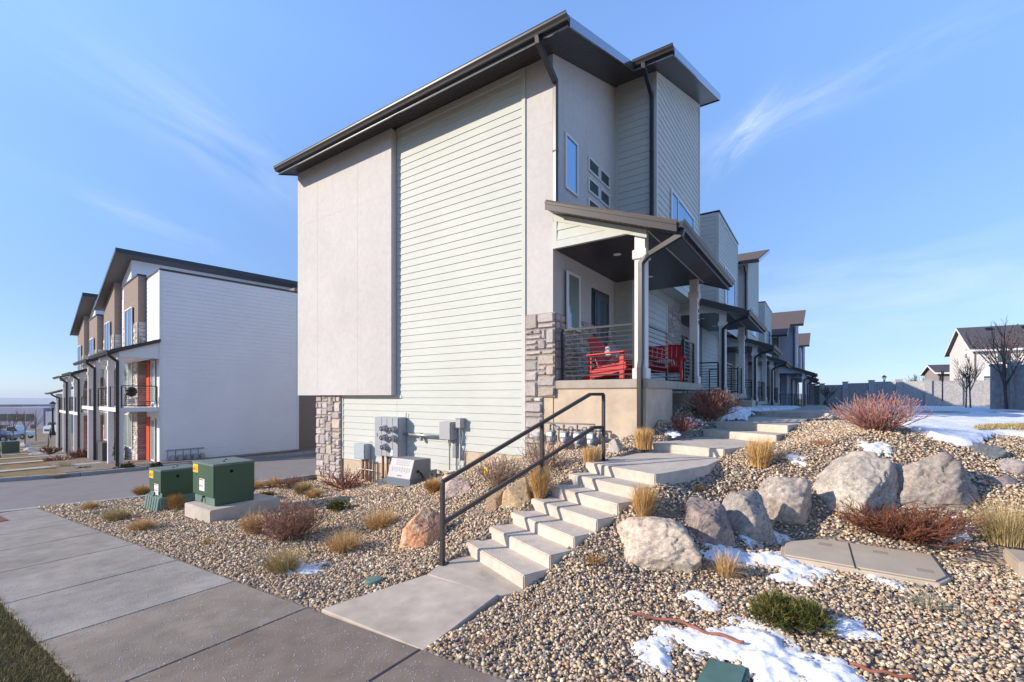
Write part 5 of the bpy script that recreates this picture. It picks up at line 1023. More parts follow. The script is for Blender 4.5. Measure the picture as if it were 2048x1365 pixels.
for k, x in enumerate(xs_):
    q = Vector((a.x+x, YG-.26, a.z)); G_ = thing('gas_meter', LBL[k], 'gas meter', (q.x, q.y, q.z-.44), 0, 'gas meters at the porch foundation'); m = MB()
    m.bbox(-.095, .095, -.08, .08, .03, .24, .035); m.lathe([(.05, .0), (.08, .03), (.09, .06)], 0, 0, 14); m.bbox(-.085, .085, -.07, .07, .24, .29, .02); m.build('meter_body', mat('gas_grey', (.24, .28, .31), .5), G_, True)
    m = MB(); m.bbox(-.075, .05, -.105, -.06, .18, .26, .008); m.build('index_box', M_sticker, G_); m = MB(); m.box(-.07, -.01, -.084, -.079, .07, .15); s_ = m.build('sticker', M_sticker, G_); m = MB(); m.box(-.07, -.01, -.086, -.083, .075, .09); m.build('print', M_redp, s_)
    m = MB(); m.tube([(-.05, 0, .28), (-.05, 0, .40)], .013, 8); m.tube([(.06, 0, .28), (.06, 0, .36), (.09, .03, .38), (.13, .05, .38), (.13, .05, .1), (.13, .12, .05)], .014, 8); m.lathe([(.04, -.0), (.04, .03), (.015, .035)], .13, .0, 12, 'y', .34); m.build('inlet_pipe', M_greyd, G_, True)
    if k in (1, 2): m = MB(); m.tube([(.0, .05, .02), (.0, .05, -.42)], .018, 8); m.build('support_leg', M_rust, G_)
c = onY(1075, 873, 8.14); T = thing('round_cap', 'round grey meter socket cap on the stone corner', 'meter cap', c); m = MB(); m.lathe([(.085, .06), (.085, .01), (.075, -.02), (.05, -.035), (.01, -.04)], 0, 0, 20, 'y'); m.build('cap', M_grey, T, True); m = MB(); m.box(-.05, .05, -.05, -.03, -.015, .0); m.build('seam', M_greyd, T)
# ============================================================ transformers
def transformer(label, x0, x1, y0, y1, z0, z1, skirt, pad_, lock=.3):
    T = thing('transformer', label, 'transformer', (x1, y0, z0), 0, 'green utility transformers'); w = x1-x0; d = y1-y0; h = z1-z0; m = MB(); m.bbox(-w, 0, 0, d, skirt, h, .012); m.box(-w+.05, -.01, .03, d-.01, 0, skirt+.01); b = m.build('cabinet', M_green, T)
    m = MB(); m.bbox(-w-.012, .012, -.012, d+.01, h-.02, h+.02, .008); m.build('lid', mat('green_lid', (.16, .2, .185), .5, .1, 6), b); m = MB(); m.box(-w+.06, -.012, .018, .032, .01, skirt-.012); m.build('skirt', M_green2, T)
    m = MB(); m.lathe([(.018, -.02), (.018, .02)], -w*.48, 0, 8, 'y', skirt-.02); m.tube([(-w*.48, -.01, skirt-.03), (-w*.5, -.03, skirt-.09), (-w*.46, -.03, skirt-.11), (-w*.47, -.01, skirt-.05)], .009, 6); m.build('padlock', M_black, T)
    m = MB(); m.box(-w+.02, -w+.24, -.0035, -.001, h-.19, h-.03); s_ = m.build('warning_sticker', M_yellow, b); m = MB(); m.box(-w+.04, -w+.09, -.0055, -.0035, h-.15, h-.10)
    for k in range(3): m.box(-w+.10, -w+.22, -.0055, -.0035, h-.09-k*.03, h-.078-k*.03)
    m.build('print', M_redp, s_)
    m = MB(); m.box(-w+.30, -w+.52, -.0035, -.001, h-.52, h-.29); s_ = m.build('notice_sticker', M_sticker, b); m = MB(); m.box(-w+.31, -w+.48, -.0055, -.0035, h-.32, h-.30); m.box(-w+.31, -w+.46, -.0055, -.0035, h-.44, h-.42)
    m.build('print', M_redp, s_); m = MB(); m.lathe([(.03, -.015), (.03, .0)], 0.0, d*.42, 10, 'x', h-.14); m.lathe([(.015, h+.02), (.015, h+.04)], -w*.3, d*.4, 8); m.lathe([(.015, h+.02), (.015, h+.04)], -w*.6, d*.6, 8); m.build('fitting', M_black, b); return T
T = transformer('larger green transformer cabinet standing on a concrete pad', -10.27, -9.37, 3.88, 4.62, -2.05, -1.29, .15, None)
T2 = transformer('smaller green transformer cabinet on a ribbed plastic pedestal', -12.22, -11.56, 3.78, 4.5, -2.15, -1.585, .1, None)
m = MB()
for k in range(6): m.prism([(-.72+k*.128, -.085, -.28), (-.72+k*.128+.095, -.085, -.28), (-.72+k*.128+.095, -.045, .0), (-.72+k*.128, -.045, .0)], (0, .06, 0))
m.prism([(-.74, -.03, -.28), (.06, -.03, -.28), (.04, -.03, .01), (-.73, -.03, .01)], (0, .8, 0)); m.build('pedestal', M_green2, T2, bev=.006)
m = MB(); m.bbox(-.02, .01, .0, .03, -.0, .28, .004); 
T = thing('concrete_pad', 'rectangular concrete pad under the larger green transformer', 'concrete pad', (-10.22, 3.72, -2.32)); m = MB(); m.bbox(0, 1.1, 0, 1.28, 0, .262, .012); m.build('pad_block', mat('pad_concrete', (.50, .45, .39), .9, .1, 6, .002, 80, var2=.1), T)
# ============================================================ vault lid, boxes, hose
T = thing('vault_lid', 'flat tan two piece utility vault lid set in the gravel', 'utility vault', V_[6]); off_ = V_[6]; m = MB(); c = sum((Vector(p) for p in V_), Vector())/len(V_); loc = [p-off_ for p in V_]; cl = c-off_
m.prism([tuple(p) for p in loc], (0, 0, -.08)); rim = m.build('lid_rim', M_vault, T, bev=.008)
ins = [cl+(p-cl)*.95 for p in loc]; m = MB(); m.prism([(p.x, p.y, .002) for p in ins], (0, 0, .014)); m.build('lid_plate', M_vault, rim, bev=.004)
ma, mb_ = onZ(1697, 1090, -1.64)-off_, onZ(1711, 1141, -1.64)-off_; m = MB(); dd = (mb_-ma).normalized(); pe = Vector((-dd.y, dd.x, 0))*.006
m.prism([(ma.x-pe.x, ma.y-pe.y, .0165), (mb_.x-pe.x, mb_.y-pe.y, .0165), (mb_.x+pe.x, mb_.y+pe.y, .0165), (ma.x+pe.x, ma.y+pe.y, .0165)], (0, 0, .003)); m.build('lid_seam', M_walkd, rim)
m = MB()
for px, py in ((1760, 1108), (1650, 1092), (1850, 1145)):
    q = onZ(px, py, -1.64)-off_
    for i in range(3): m.box(q.x-.06, q.x+.06, q.y-.05+i*.035, q.y-.035+i*.035, .0168, .0195)
m.build('embossing', mat('vault_dark', (.27, .23, .19), .9), rim)
p = [onZ(x, y, -1.80) for x, y in ((1418, 1315), (1500, 1335), (1480, 1400), (1370, 1400))]; T = thing('irrigation_box', 'green plastic irrigation valve box lid partly under snow at the bottom edge', 'valve box', p[0]); m = MB(); m.prism([tuple(q-p[0]) for q in p], (0, 0, -.1)); b = m.build('box_lid', mat('teal_plastic', (.09, .165, .145), .6, .15, 8), T, bev=.01)
cc = sum(((q-p[0]) for q in p), Vector())/4; m = MB(); m.prism([tuple(cc+(q-p[0]-cc)*.85+Vector((0, 0, .001))) for q in p], (0, 0, .008)); m.build('lid_panel', mat('teal_plastic2', (.11, .20, .175), .6, .15, 8), b)
g0 = G(747, 1166)[0]; T = thing('valve_cover', 'small round green valve cover in the gravel beside the pavement walk', 'valve cover', g0); m = MB(); m.lathe([(.09, -.02), (.09, .035), (.078, .045), (.01, .048)], 0, 0, 20); m.build('cover', M_green2, T)
g0 = onZ(2046, 1150, -1.62); T = thing('concrete_block', 'pale concrete block cut off by the right edge', 'concrete block', g0); m = MB(); m.bbox(-.05, .6, -.1, .35, -.1, .14, .012); m.build('block', M_vault, T)
def hose(label, pts, r=.011, up=.03):
    P = [G(x, y)[0]+Vector((0, 0, up)) for x, y in pts]; m = MB(); o0 = P[0].copy(); Q = []
    for i in range(len(P)-1):
        for k in range(5): Q.append(P[i].lerp(P[i+1], k/5)+Vector((0, 0, .008*math.sin(i*5+k)))-o0)
    Q.append(P[-1]-o0); m.tube(Q, r, 8); o = m.build('drip_hose', mat('brown_hose', (.30, .11, .07), .6), None, True); o.location = o0; return tag(o, label, 'irrigation hose', 'brown drip hoses')
hose('thick brown drip hose crossing the gravel and the snow at the bottom', [(1265, 1243), (1320, 1252), (1372, 1262), (1400, 1278), (1440, 1288), (1488, 1302)], .012, .06)
hose('brown drip hose end emerging from the snow near the bottom edge', [(1700, 1338), (1745, 1352), (1790, 1361), (1830, 1368)], .011)
hose('thin brown drip hose curling in the gravel in front of the meter wall', [(684, 990), (715, 995), (745, 990), (775, 986), (800, 988)], .008)
m = MB(); g0 = G(968, 958)[0]; fl = thing('marker_flag', 'tiny yellow flag in the gravel in front of the pale twig shrub', 'marker flag', g0); m.tube([(0, 0, 0), (0, 0, .14)], .003, 5); m.build('wire', M_black, fl); m = MB(); m.prism([(0, 0, .05), (.08, -.02, .07), (.09, .0, .19), (0, 0, .20)], (.0, .006, 0)); m.build('flag', M_yellow, fl)
for lab, x, y in (('red plastic scrap lying alone in the right hand gravel, topmost', 1962, 1180), ('red plastic scrap left of the concrete block, lowest of three', 2015, 1256), ('flat red plastic scrap between the two others in the right hand gravel', 1990, 1215)):
    g0 = G(x, y)[0]; m = MB(); rg = random.Random(x); m.add([(0, 0, .03)]+[(.025, .0, .03), (.01, .015, .035), (-.02, .01, .032), (-.025, -.005, .03), (.0, -.01, .036)], [(1, 2, 3), (1, 3, 5), (3, 4, 5)]); o = m.build('litter', M_red, None); o.location = g0; tag(o, lab, 'litter', 'red scraps in the gravel')
# ============================================================ porch furniture
def adirondack(label, loc, rz, n=1, name='adirondack_chair', cat='chair'):
    T = thing(name, label, cat, loc, rz); W2 = .28*n+.02; m = MB()                     # sits facing +x
    for i in range(6): x = -.18+i*.1; m.bbox(x, x+.088, -W2, W2, .26+.02*i, .285+.02*i, .006)
    m.build('seat', M_red, T); m = MB(); d = Vector((-.34, 0, .78)).normalized(); nb = 5*n
    for i in range(nb):
        y0 = -W2+.01+i*(2*W2-.02)/nb; y1 = y0+(2*W2-.02)/nb-.012; c = ((i % 5)-2)/2; L_ = .78-.06*c*c; a = Vector((-.16, y0, .25)); b_ = a+d*L_; m.prism([tuple(a), (a.x, y1, a.z), (b_.x, y1, b_.z), tuple(b_)], (-.02, 0, -.008))
    m.prism([(-.36, -W2-.0, .62), (-.36, W2, .62), (-.33, W2, .54), (-.33, -W2, .54)], (-.03, 0, -.01)); m.build('backrest', M_red, T)
    for s in ([-1, 1] if n == 1 else [-1, 0, 1]):
        y = s*(W2+.05); m = MB(); m.prism([(-.42, y-.07, .52), (.46, y-.07, .55), (.50, y-.04, .55), (.50, y+.04, .55), (.46, y+.07, .55), (-.42, y+.05, .52)], (0, 0, .022)); m.build('armrest', M_red, T)
        if s: 
            m = MB(); m.bbox(.33, .43, y-.02-s*.02, y+.02-s*.02, 0, .55, .006); m.build('leg', M_red, T); m = MB(); m.prism([(.46, y-.02-s*.03, .20), (.46, y-.02-s*.03, .36), (-.2, y-.02-s*.03, .27), (-.62, y-.02-s*.03, .02), (-.50, y-.02-s*.03, -.0)], (0, .03, 0)); m.build('leg', M_red, T)
            m = MB(); m.bbox(-.40, -.31, y-.015-s*.02, y+.015-s*.02, 0.0, .53, .006); m.build('arm_support', M_red, T)
    return T
PX = lambda x, y, z=0: (XF+x, 8.25+y, .32+z)
adirondack('red slatted lounge chair on the porch behind the front railing', PX(.98, .82), R(-8))
adirondack('wide red slatted double seat at the far end of the porch', PX(1.25, 2.8), R(-80), 2, 'adirondack_bench', 'bench')
def cushion(label, loc, rz, sx, sy, sz, tilt=0):
    bm = bmesh.new(); bmesh.ops.create_cube(bm, size=1); bmesh.ops.subdivide_edges(bm, edges=bm.edges[:], cuts=5, use_grid_fill=True)
    for v in bm.verts:
        x, y, z = v.co*2; k = max(0, (1-x*x))**.35*max(0, (1-y*y))**.35; v.co = Vector((x*sx/2, y*sy/2, z*sz/2*(.25+.75*k)))
    me = bpy.data.meshes.new('cushion'); bm.to_mesh(me); bm.free(); me.polygons.foreach_set('use_smooth', [True]*len(me.polygons)); me.materials.append(M_cush); o = bpy.data.objects.new('cushion', me); COL.objects.link(o); o.location = loc; o.rotation_euler = (0, tilt, rz); return tag(o, label, 'cushion', 'striped porch cushions')
M_cush = bpy.data.materials.new('striped_cloth'); M_cush.use_nodes = True; _t = M_cush.node_tree; _c = _t.nodes.new('ShaderNodeTexCoord'); _w = _t.nodes.new('ShaderNodeTexWave'); _w.inputs['Scale'].default_value = 6; _w.bands_direction = 'Y'; _r = _t.nodes.new('ShaderNodeValToRGB'); _r.color_ramp.interpolation = 'CONSTANT'; _e = _r.color_ramp.elements; _e[0].color = (.5, .5, .52, 1); _e[1].position = .45; _e[1].color = (.12, .14, .2, 1); _q = _e.new(.8); _q.color = (.45, .08, .07, 1)
_t.links.new(_c.outputs['Object'], _w.inputs[0]); _t.links.new(_w.outputs[0], _r.inputs[0]); _t.links.new(_r.outputs[0], _t.nodes['Principled BSDF'].inputs['Base Color'])
cushion('striped cushion leaning on the back of the red lounge chair', PX(.98, .80, .56), R(-8), .12, .42, .42, R(-22)); cushion('striped cushion lying on the seat of the red lounge chair', PX(1.20, .80, .46), R(-30), .42, .40, .15, R(-8))
cushion('striped cushion on the nearer end of the red double seat', PX(1.0, 2.72, .45), R(-80), .4, .42, .14); cushion('striped cushion on the outer end of the red double seat', PX(1.5, 2.72, .47), R(-80), .4, .42, .14, R(-10))
# ============================================================ trees
def bare_tree(label, base, height, seed, trunk=.05, spread=.5, levels=4, first=.35, col=(.13, .10, .09), group='bare winter trees', stakes=False, leaves=None, nb=(2, 3), minr=.004):
    rg = random.Random(seed); T = thing('tree', label, 'tree', base, 0, group); tr = MB(); cr = MB(); tr.cc = cr.cc = col; lv = []
    def grow(p, d, L_, r, lev, mb):
        pts = [p]; q = p; n = 4
        for i in range(n): d = (d+Vector((rg.gauss(0, .07), rg.gauss(0, .07), .03))).normalized(); q = q+d*L_/n; pts.append(q)
        mb.tube(pts, r, 5 if lev > 1 else 3, max(minr*.7, r*.55), cap=False)
        if lev > 0:
            k = rg.choice(nb)+(1 if lev == levels-1 else 0)
            for j in range(k):
                f = rg.uniform(.35, 1.0); bp = pts[min(n, int(f*n))]; a = rg.uniform(0, 6.28); dd = (d*1.0+Vector((math.cos(a), math.sin(a), .15))*spread*rg.uniform(.7, 1.3)).normalized(); grow(bp, dd, L_*rg.uniform(.55, .8), max(minr, r*.55), lev-1, cr)
            grow(pts[-1], d, L_*.7, max(minr, r*.6), lev-1, cr)
        elif leaves:
            for _ in range(leaves): lv.append(q+Vector((rg.gauss(0, .12), rg.gauss(0, .12), rg.gauss(0, .12))))
    tt = Vector((rg.gauss(0, .03), rg.gauss(0, .03), 1)).normalized(); h0 = height*first; tr.tube([Vector((0, 0, -.1)), Vector((0, 0, 0)), tt*h0*.5, tt*h0], trunk, 8, trunk*.75)
    a0 = rg.uniform(0, 6.28)
    for k in range(6): 
        a = a0+k*1.05; z = h0*(.62+.4*k/5); grow(tt*z, Vector((math.cos(a)*spread*1.3, math.sin(a)*spread*1.3, 1)).normalized(), (height-z)*.42, trunk*.42, levels-1, cr)
    grow(tt*h0, tt, (height-h0)*.36, trunk*.7, levels, cr)
    tr.build('trunk', M_bark, T, True); cr.build('crown', M_bark, T, True)
    if lv:
        m = MB()
        for p in lv: s = .05; u = Vector((rg.gauss(0, 1), rg.gauss(0, 1), rg.gauss(0, 1))).normalized()*s; v = u.orthogonal().normalized()*s; m.add([p-u-v*.6, p+u-v*.6, p+u*.6+v, p-u*.6+v], [(0, 1, 2, 3)])
        m.build('leaves', mat('dead_leaf', (.18, .10, .05), .9), T)
    if stakes:
        m = MB(); m.tube([(-.25, 0, 0), (-.22, 0, height*.4)], .02, 5); m.tube([(.25, .05, 0), (.22, .05, height*.4)], .02, 5); m.build('stake', M_bark, T)
    return T
b = ray(2013, 824)*18.6; bare_tree('tall bare young tree in front of the shaded block wall at the right edge', b, 4.2, 12, .06, .50, 3, .34, (.12, .10, .10), nb=(2, 2))
b = ray(1941, 816)*24; bare_tree('right hand slim bare tree of the pair standing in the snow', b, 3.0, 5, .04, .4, 3, .45, minr=.007)
b = ray(1932, 815)*24; bare_tree('left hand slim bare tree of the pair standing in the snow', b, 2.3, 6, .04, .3, 3, .5, minr=.007)
b = ray(1885, 800)*34; bare_tree('single thin sapling in front of the sunlit far fence', b, 2.6, 8, .05, .15, 2, .6, minr=.010)
b = ray(2035, 790)*27; bare_tree('bushy tree with dead brown leaves showing above the block wall', b+Vector((0, 0, 0)), 4.4, 9, .08, .8, 3, .3, leaves=3, minr=.008)
b = ray(1655, 812)*36; bare_tree('faint bare shrub like tree against the shaded far fence', b, 1.8, 10, .03, .5, 3, .3, minr=.012)
b = ray(1833, 768)*60; bare_tree('distant bare tree top above the far fence', b+Vector((0, 0, -2)), 3.6, 11, .06, .6, 3, .4, minr=.02)
for k, (px, py, h, t, s, lab) in enumerate(((25, 893, 3.6, 38, 21, 'thin bare street tree nearest the left edge of the distant yard'), (50, 886, 3.3, 40, 22, 'thin bare street tree in the middle of the distant yard trio'), (72, 880, 3.4, 44, 23, 'thin bare street tree rightmost of the distant yard trio'), (2, 938, 3.9, 30, 24, 'bare tree trunk cut by the left edge'))):
    bare_tree(lab, ray(px, py)*t, h, s, .045, .38, 2, .45, minr=.007, group='street trees left')
# ============================================================ far fence and block wall
def fence_run(name, label, pts, h, base, capw=.5, pw=.42, rail=True):
    T = thing(name, label, 'fence', (pts[0][0], pts[0][1], base[0]), 0, 'masonry fences'); o = Vector((pts[0][0], pts[0][1], base[0]))
    for i, (p, z) in enumerate(zip(pts, base)):
        c = Vector((p[0], p[1], z))-o; m = MB(); m.box(c.x-pw/2, c.x+pw/2, c.y-pw/2, c.y+pw/2, c.z-.3, c.z+h+.02); ps = m.build('fence_post', M_fence, T); m = MB(); m.bbox(c.x-capw/2, c.x+capw/2, c.y-capw/2, c.y+capw/2, c.z+h+.02, c.z+h+.11, .02); m.build('cap', M_fencec, ps)
        if i+1 < len(pts):
            q = Vector((pts[i+1][0], pts[i+1][1], base[i+1]))-o; zb = min(c.z, q.z); d = (q-c); n = Vector((-d.y, d.x, 0)).normalized()*.06; m = MB(); hh = h-.06+(.0)
            m.prism([(c.x-n.x, c.y-n.y, zb-.3), (q.x-n.x, q.y-n.y, zb-.3), (q.x+n.x, q.y+n.y, zb-.3), (c.x+n.x, c.y+n.y, zb-.3)], (0, 0, hh+.3)); pn = m.build('fence_panel', M_fence, T); n = n*1.25
            m = MB(); m.prism([(c.x-n.x, c.y-n.y, zb+.28), (q.x-n.x, q.y-n.y, zb+.28), (q.x+n.x, q.y+n.y, zb+.28), (c.x+n.x, c.y+n.y, zb+.28)], (0, 0, .035)); m.prism([(c.x-n.x, c.y-n.y, zb+hh-.05), (q.x-n.x, q.y-n.y, zb+hh-.05), (q.x+n.x, q.y+n.y, zb+hh-.05), (c.x+n.x, c.y+n.y, zb+hh-.05)], (0, 0, .05)); m.build('rail', M_fencec, pn)
    return T
def fpt(px, ytop, f, h=1.83): r = ray(px, ytop)*f; return (r.x, r.y), r.z-h
A = [(1625, 770, 46), (1644, 769.5, 45), (1690.5, 766, 43.5), (1743, 763, 41.5), (1798, 761.5, 39.5), (1856, 761, 38), (1917, 760, 37), (1978, 759.5, 36), (2050, 759, 35)]
F_ = [fpt(*a) for a in A]; fence_run('boundary_fence', 'long pale precast masonry fence with capped posts crossing the far edge of the snow', [f[0] for f in F_], 1.83, [f[1] for f in F_])
A = [(1994, 734, 19.2), (2029, 729, 18.6), (2100, 716, 16.5), (2200, 700, 15)]; F_ = [fpt(*a, 1.9) for a in A]; fence_run('block_wall', 'tall shaded masonry wall with capped posts at the right edge', [f[0] for f in F_], 1.9, [f[1] for f in F_], .42, .34)
# ============================================================ houses on the right
def house(label, c, rz, L_, W_, hw, hr, mw=M_beige, mr=None, wins=(), oh=.4):
    T = thing('house', label, 'house', c, rz); m = MB(); m.prism([(0, -W_/2, -3), (0, W_/2, -3), (0, W_/2, hw), (0, 0, hr), (0, -W_/2, hw)], (L_, 0, 0)); m.build('wall', mw, T)
    s = (hr-hw)/(W_/2); m = MB()
    for sg in (-1, 1): m.prism([(-oh, 0, hr+.08), (-oh, sg*(W_/2+oh), hw-s*oh+.08), (-oh, sg*(W_/2+oh), hw-s*oh+.22), (-oh, 0, hr+.22)], (L_+2*oh, 0, 0))
    r = m.build('roof', mr or mat('grey_shingle', (.085, .08, .095), .95, .2, 8), T); m = MB()
    for sg in (-1, 1):
        m.prism([(-oh-.03, 0, hr+.0), (-oh-.03, sg*(W_/2+oh), hw-s*oh+.0), (-oh-.03, sg*(W_/2+oh), hw-s*oh+.2), (-oh-.03, 0, hr+.2)], (.03, 0, 0)); m.box(-oh, L_+oh, *sorted((sg*(W_/2+oh), sg*(W_/2+oh+.08))), hw-s*oh, hw-s*oh+.2)
    m.build('fascia', M_clean, r); m = MB()
    for k in (.12, .3, .48): m.box(L_*k, L_*k+.5, -.8, -.3, hr-.35, hr-.02)
    m.build('roof_vent', M_black, r)
    for (face, u, z, w, h) in wins:
        if face == 'x': window(T, (-.005, u, z), (0, -1, 0), (-1, 0, 0), w, h, M_glassd, fr=.12, frm=M_clean)
        else: window(T, (u, -W_/2-.005, z), X1, (0, -1, 0), w, h, M_glassd, fr=.12, frm=M_clean)
    m = MB(); m.tube([(.1, -W_/2-.06, -3), (.1, -W_/2-.06, hw-.2)], .05, 6); m.build('downspout', M_bark, T); return T
hz = TH-R(29); wd_ = Vector((-math.sin(hz), math.cos(hz), 0)); cE = ray(1947, 793)*50+wd_*3.7
house('big beige two storey house with a dark roof behind the far fence', cE, hz, 16, 7.4, 5.15, 7.75, wins=(('x', 1.1, 3.2, .55, 1.35), ('x', -1.3, 4.2, .75, .75), ('y', 1.75, 3.5, 1.25, 1.5), ('y', .7, 1.4, 1.6, .9)))
cE = ray(1868, 762)*62; house('small low beige house left of the big one, roof just above the fence', cE+Vector((0, 2, 0)), hz, 9, 6, 1.0, 2.05, mw=mat('tan_wall', (.33, .29, .27), .9))
# street lamps
def lamp(label, base, h, s=1.0):
    T = thing('street_lamp', label, 'street lamp', base, 0, 'black lantern street lamps'); m = MB(); m.lathe([(.22*s, 0), (.2*s, .25), (.12*s, .45), (.09*s, 1.0), (.06*s, 1.3), (.055*s, h-.9), (.1*s, h-.85), (.1*s, h-.75)], 0, 0, 12); m.build('pole', M_black, T, True)
    m = MB(); m.lathe([(.1*s, h-.75), (.19*s, h-.3), (.17*s, h-.3)], 0, 0, 8); m.build('lantern_glass', M_glassc, T); m = MB(); m.lathe([(.26*s, h-.3), (.14*s, h-.15), (.05*s, h-.08), (.02*s, h)], 0, 0, 8); m.build('lantern_cap', M_black, T); return T
lamp('black lantern lamp post beside the last porch of the white townhouses', ray(105.5, 871)*48, 3.6, 1.3); lamp('lantern lamp top peeking over the far fence', ray(1768.5, 765)*62+Vector((0, 0, -2.6)), 3.6, 1.2)
# ============================================================ far left
def office():
    o = ray(-60, 866)*150; T = thing('office_building', 'long low lilac grey office building with dark window bands far left', 'building', o, TH-R(4)); MU = mat('lilac_concrete', (.30, .31, .42), .9)
    m = MB(); m.box(0, 26, 0, 20, -2, 8.2); m.box(26, 40, 1.5, 20, -2, 8.0); m.build('wall', MU, T); m = MB(); m.box(-4, 22.5, -.1, 0, 3.9, 6.2); m.box(26.5, 36, 1.4, 1.5, 4.8, 6.2); m.box(1, 14, -.1, 0, .4, 2.6); m.box(21.5, 22.9, -.1, 0, 1.1, 2.8); m.build('window_band', mat('band_glass', (.04, .05, .05), .3), T)
    m = MB()
    for k in range(8): m.box(-2+k*3.1, -1.85+k*3.1, -.14, -.1, 3.9, 6.2)
    m.build('mullion', MU, T)
office()
T = thing('shed_building', 'small pale building with curved black bars right of the office', 'building', ray(84, 866)*130, TH); m = MB(); m.box(1.0, 5.0, 0, 6, -1, 6.0); m.box(5.2, 9, -1, 6, -1, 5.6); m.build('wall', mat('pale_wall', (.45, .47, .5), .9), T); m = MB(); m.box(4.9, 5.5, -.2, 0, -1, 6); m.build('blue_column', mat('navy', (.03, .05, .14), .7), T)
m = MB()
for k in range(4): m.tube([(1.7+k*.8, -.1, 1.6), (1.9+k*.8, -.1, 2.6), (2.3+k*.8, -.1, 3.0), (2.6+k*.8, -.1, 2.5)], .09, 5)
m.build('bars', M_black, T)
T = thing('container', 'small white cabin in front of the pale far building', 'cabin', ray(86, 863)*110, TH); m = MB(); m.prism([(0, 0, -.5), (3.2, 0, -.5), (3.2, 0, 1.2), (2.9, 0, 1.35), (.4, 0, 1.35), (0, 0, 1.0)], (0, 2, 0)); m.build('wall', M_clean, T); m = MB(); m.box(.3, 1.5, -.03, 0, .0, .5); m.build('window', mat('navy', (.03, .05, .14)), T)
def pickup(label, base, rz, col, kind='pickup'):
    T = thing('pickup_truck' if kind == 'pickup' else 'parked_car', label, 'truck' if kind == 'pickup' else 'car', base, rz); c = mat('car_'+label[:5], col, .3, coat=.5); pr = [(-2.7, .45), (-2.75, .95), (-2.6, 1.05), (-.75, 1.08), (-.6, 1.1), (1.0, 1.1), (2.5, .98), (2.75, .8), (2.75, .45)] if kind == 'pickup' else [(-2.3, .4), (-2.35, .95), (1.1, 1.0), (2.2, .9), (2.3, .4)]
    m = MB(); m.prism([(x, -.92, z) for x, z in pr], (0, 1.84, 0)); b = m.build('body', c, T, bev=.05); cab = [(-.8, 1.08), (-.65, 1.78), (.5, 1.8), (1.15, 1.1)] if kind == 'pickup' else [(-2.2, .95), (-1.9, 1.6), (.3, 1.62), (1.2, 1.0)]
    m = MB(); m.prism([(x, -.82, z) for x, z in cab], (0, 1.64, 0)); cb_ = m.build('cab', c, T, bev=.04); m = MB()
    for y in (-.83, .81): m.prism([(cab[0][0]+.12, y, 1.15), (cab[1][0]+.08, y, cab[1][1]-.1), (cab[2][0]-.05, y, cab[2][1]-.1), (cab[3][0]-.2, y, 1.15)], (0, .02, 0))
    m.build('window', M_glassd, cb_); fx = 1.75 if kind == 'pickup' else 1.5
    for x in (-fx, fx):
        for y in (-.86, .86): m = MB(); m.lathe([(.38, -.12), (.38, .12)], x, y, 18, 'y', .38); w = m.build('wheel', M_black, T); m = MB(); m.lathe([(.22, -.13), (.22, .13)], x, y, 12, 'y', .38); m.build('rim', M_galv, w)
    return T
pickup('white pickup truck parked across the far street', ray(30, 879)*64, TH+R(20), (.75, .75, .72)).scale = (.72, 1.0, 1.05); pickup('dark blue grey car parked behind the white pickup at the left edge', ray(-14, 884)*58, TH+R(20), (.10, .13, .18), 'car')
# railing by the far walk, bins, planter, grill
T = thing('garden_railing', 'thin dark stair railing in the distant left yard', 'railing', ray(98, 893)*36); railing(T, (-2.4, .6, .55), (-1.2, .3, .5), 0, .8, n=0); railing(T, (-1.2, .3, .5), (.9, -.2, -.1), 0, .8, n=0)
T = thing('utility_pedestal', 'dark green utility cabinet at the left edge of the distant yard', 'utility cabinet', ray(2, 907)*34); m = MB(); m.bbox(-.9, .35, 0, .9, 0, .85, .02); m.build('cabinet', M_green, T); m = MB(); m.box(-.95, .4, -.05, .95, -.1, 0); m.build('base', M_vault, T)
T = thing('planter_box', 'dark grey planter box between the second porch posts across the lane', 'planter', LP(-5.3, -1.2)+(-3.35,), LR); m = MB(); m.bbox(-.9, .6, -.2, .3, -.4, 1.0, .02); m.build('box', mat('charcoal', (.07, .07, .075), .7), T); m = MB(); m.box(-.86, .56, -.16, .26, .98, 1.005); m.build('soil', M_bark, T)
g0 = LP(-.75, -.9); T = thing('kettle_grill', 'black kettle grill on the nearest balcony across the lane', 'grill', (*g0, -.5), LR); m = MB(); bz = .58; T.scale = (.7, .7, .9)
m.lathe([(.02, bz-.05), (.2, bz), (.29, bz+.14), (.3, bz+.2)], 0, 0, 18); m.lathe([(.3, bz+.2), (.27, bz+.34), (.15, bz+.43), (.02, bz+.45)], 0, 0, 18); m.build('bowl', M_black, T, True)
for k in range(3): a = k*2.09+.5; m = MB(); m.tube([(math.cos(a)*.2, math.sin(a)*.2, bz), (math.cos(a)*.33, math.sin(a)*.33, 0)], .014, 6); m.build('leg', M_galv, T)
m = MB(); m.box(-.25, .3, -.22, .2, .2, .23); m.box(-.2, .2, -.2, .15, .23, .42); m.build('lower_shelf', M_galv, T)
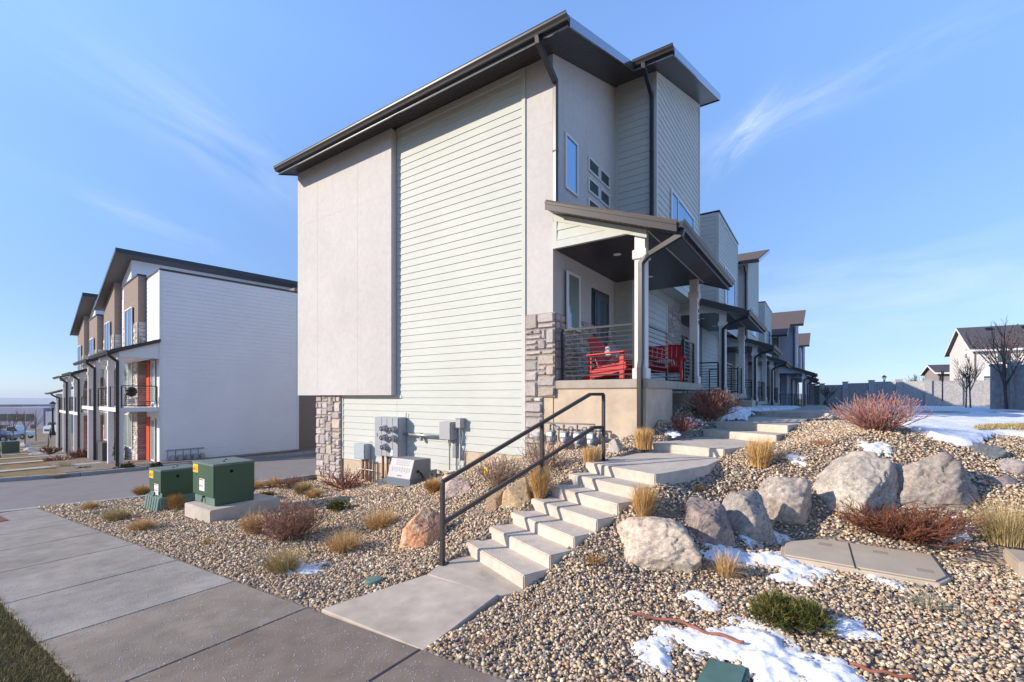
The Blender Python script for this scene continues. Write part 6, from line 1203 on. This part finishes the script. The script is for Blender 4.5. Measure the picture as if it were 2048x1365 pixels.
# far left gas pipes on the white end wall
g0 = Vector((-25.2, 8.2, -3.21))+Vector((math.sin(-LR), math.cos(LR), 0))*.2+Vector((.12, 0, .05)); T = thing('gas_manifold', 'dark gas meters and pipes low on the white end wall across the lane', 'gas pipe', g0, LR); m = MB(); m.tube([(0, 0, .66), (0, 1.5, .66)], .025, 6)
for y in (.05, .35, .65, .95, 1.25): m.tube([(0, y, .66), (0, y, .3)], .02, 6)
m.build('header_pipe', M_greyd, T); 
for y in (.2, .5, .8, 1.1, 1.4): m = MB(); m.bbox(-.02, .18, y-.09, y+.09, .16, .42, .03); m.build('meter', M_grey, T)
# distant land: ridge lines
def ridge(name, px0, px1, dist, ztop, seed):
    n = 60; V, F = [], []
    for i in range(n+1):
        px = px0+(px1-px0)*i/n; r = ray(px, 793); r.z = 0; p = r*dist; hz = ztop*(.75+.35*noise.fractal(Vector((i*.12+seed, 0, 0)), 1, 2, 4)); V += [(p.x, p.y, -90), (p.x, p.y, hz), (p.x*1.15, p.y*1.15, -90)]
    for i in range(n): F += [(3*i, 3*i+3, 3*i+4, 3*i+1), (3*i+1, 3*i+4, 3*i+5, 3*i+2)]
    o = arrmesh(name, V, F, M_hill, smooth=True); o['kind'] = 'structure'
ridge('hills', -700, 600, 3000, -14, 3); ridge('hills', 1500, 2700, 3000, -60, 8)
for k in range(9):
    px = 2+k*11+(k % 2)*3; T = thing('distant_building', f'{("leftmost", "second", "third", "fourth", "middle", "sixth", "seventh", "eighth", "rightmost")[k]} of the tiny low roofs on the far left horizon', 'building', ray(px, 818)*420, TH+.1*k, 'tiny buildings on the horizon'); m = MB(); w = 4+(k*7 % 5); m.box(-w, w, -4, 4, -9, 1.6+(k*5 % 3)); m.build('wall', mat(f'far{k%3}', ((.16, .17, .2), (.3, .2, .2), (.4, .42, .48))[k % 3], 1), T); m = MB(); m.box(-w-.3, w+.3, -4.3, 4.3, 1.6+(k*5 % 3), 2.0+(k*5 % 3)); m.build('roof', M_greyd, T)

# ============================================================ air
hm = bpy.data.materials.new('haze'); hm.use_nodes = True; ht = hm.node_tree; ht.nodes.clear(); ho = ht.nodes.new('ShaderNodeOutputMaterial'); hv = ht.nodes.new('ShaderNodeVolumePrincipled')
hv.inputs['Color'].default_value = (.75, .85, 1, 1); hv.inputs['Density'].default_value = .00022; hv.inputs['Anisotropy'].default_value = .2; ht.links.new(hv.outputs[0], ho.inputs['Volume'])
m = MB(); m.box(-4600, 4600, -900, 4600, -98, 16); o = m.build('haze', hm); o['kind'] = 'stuff'
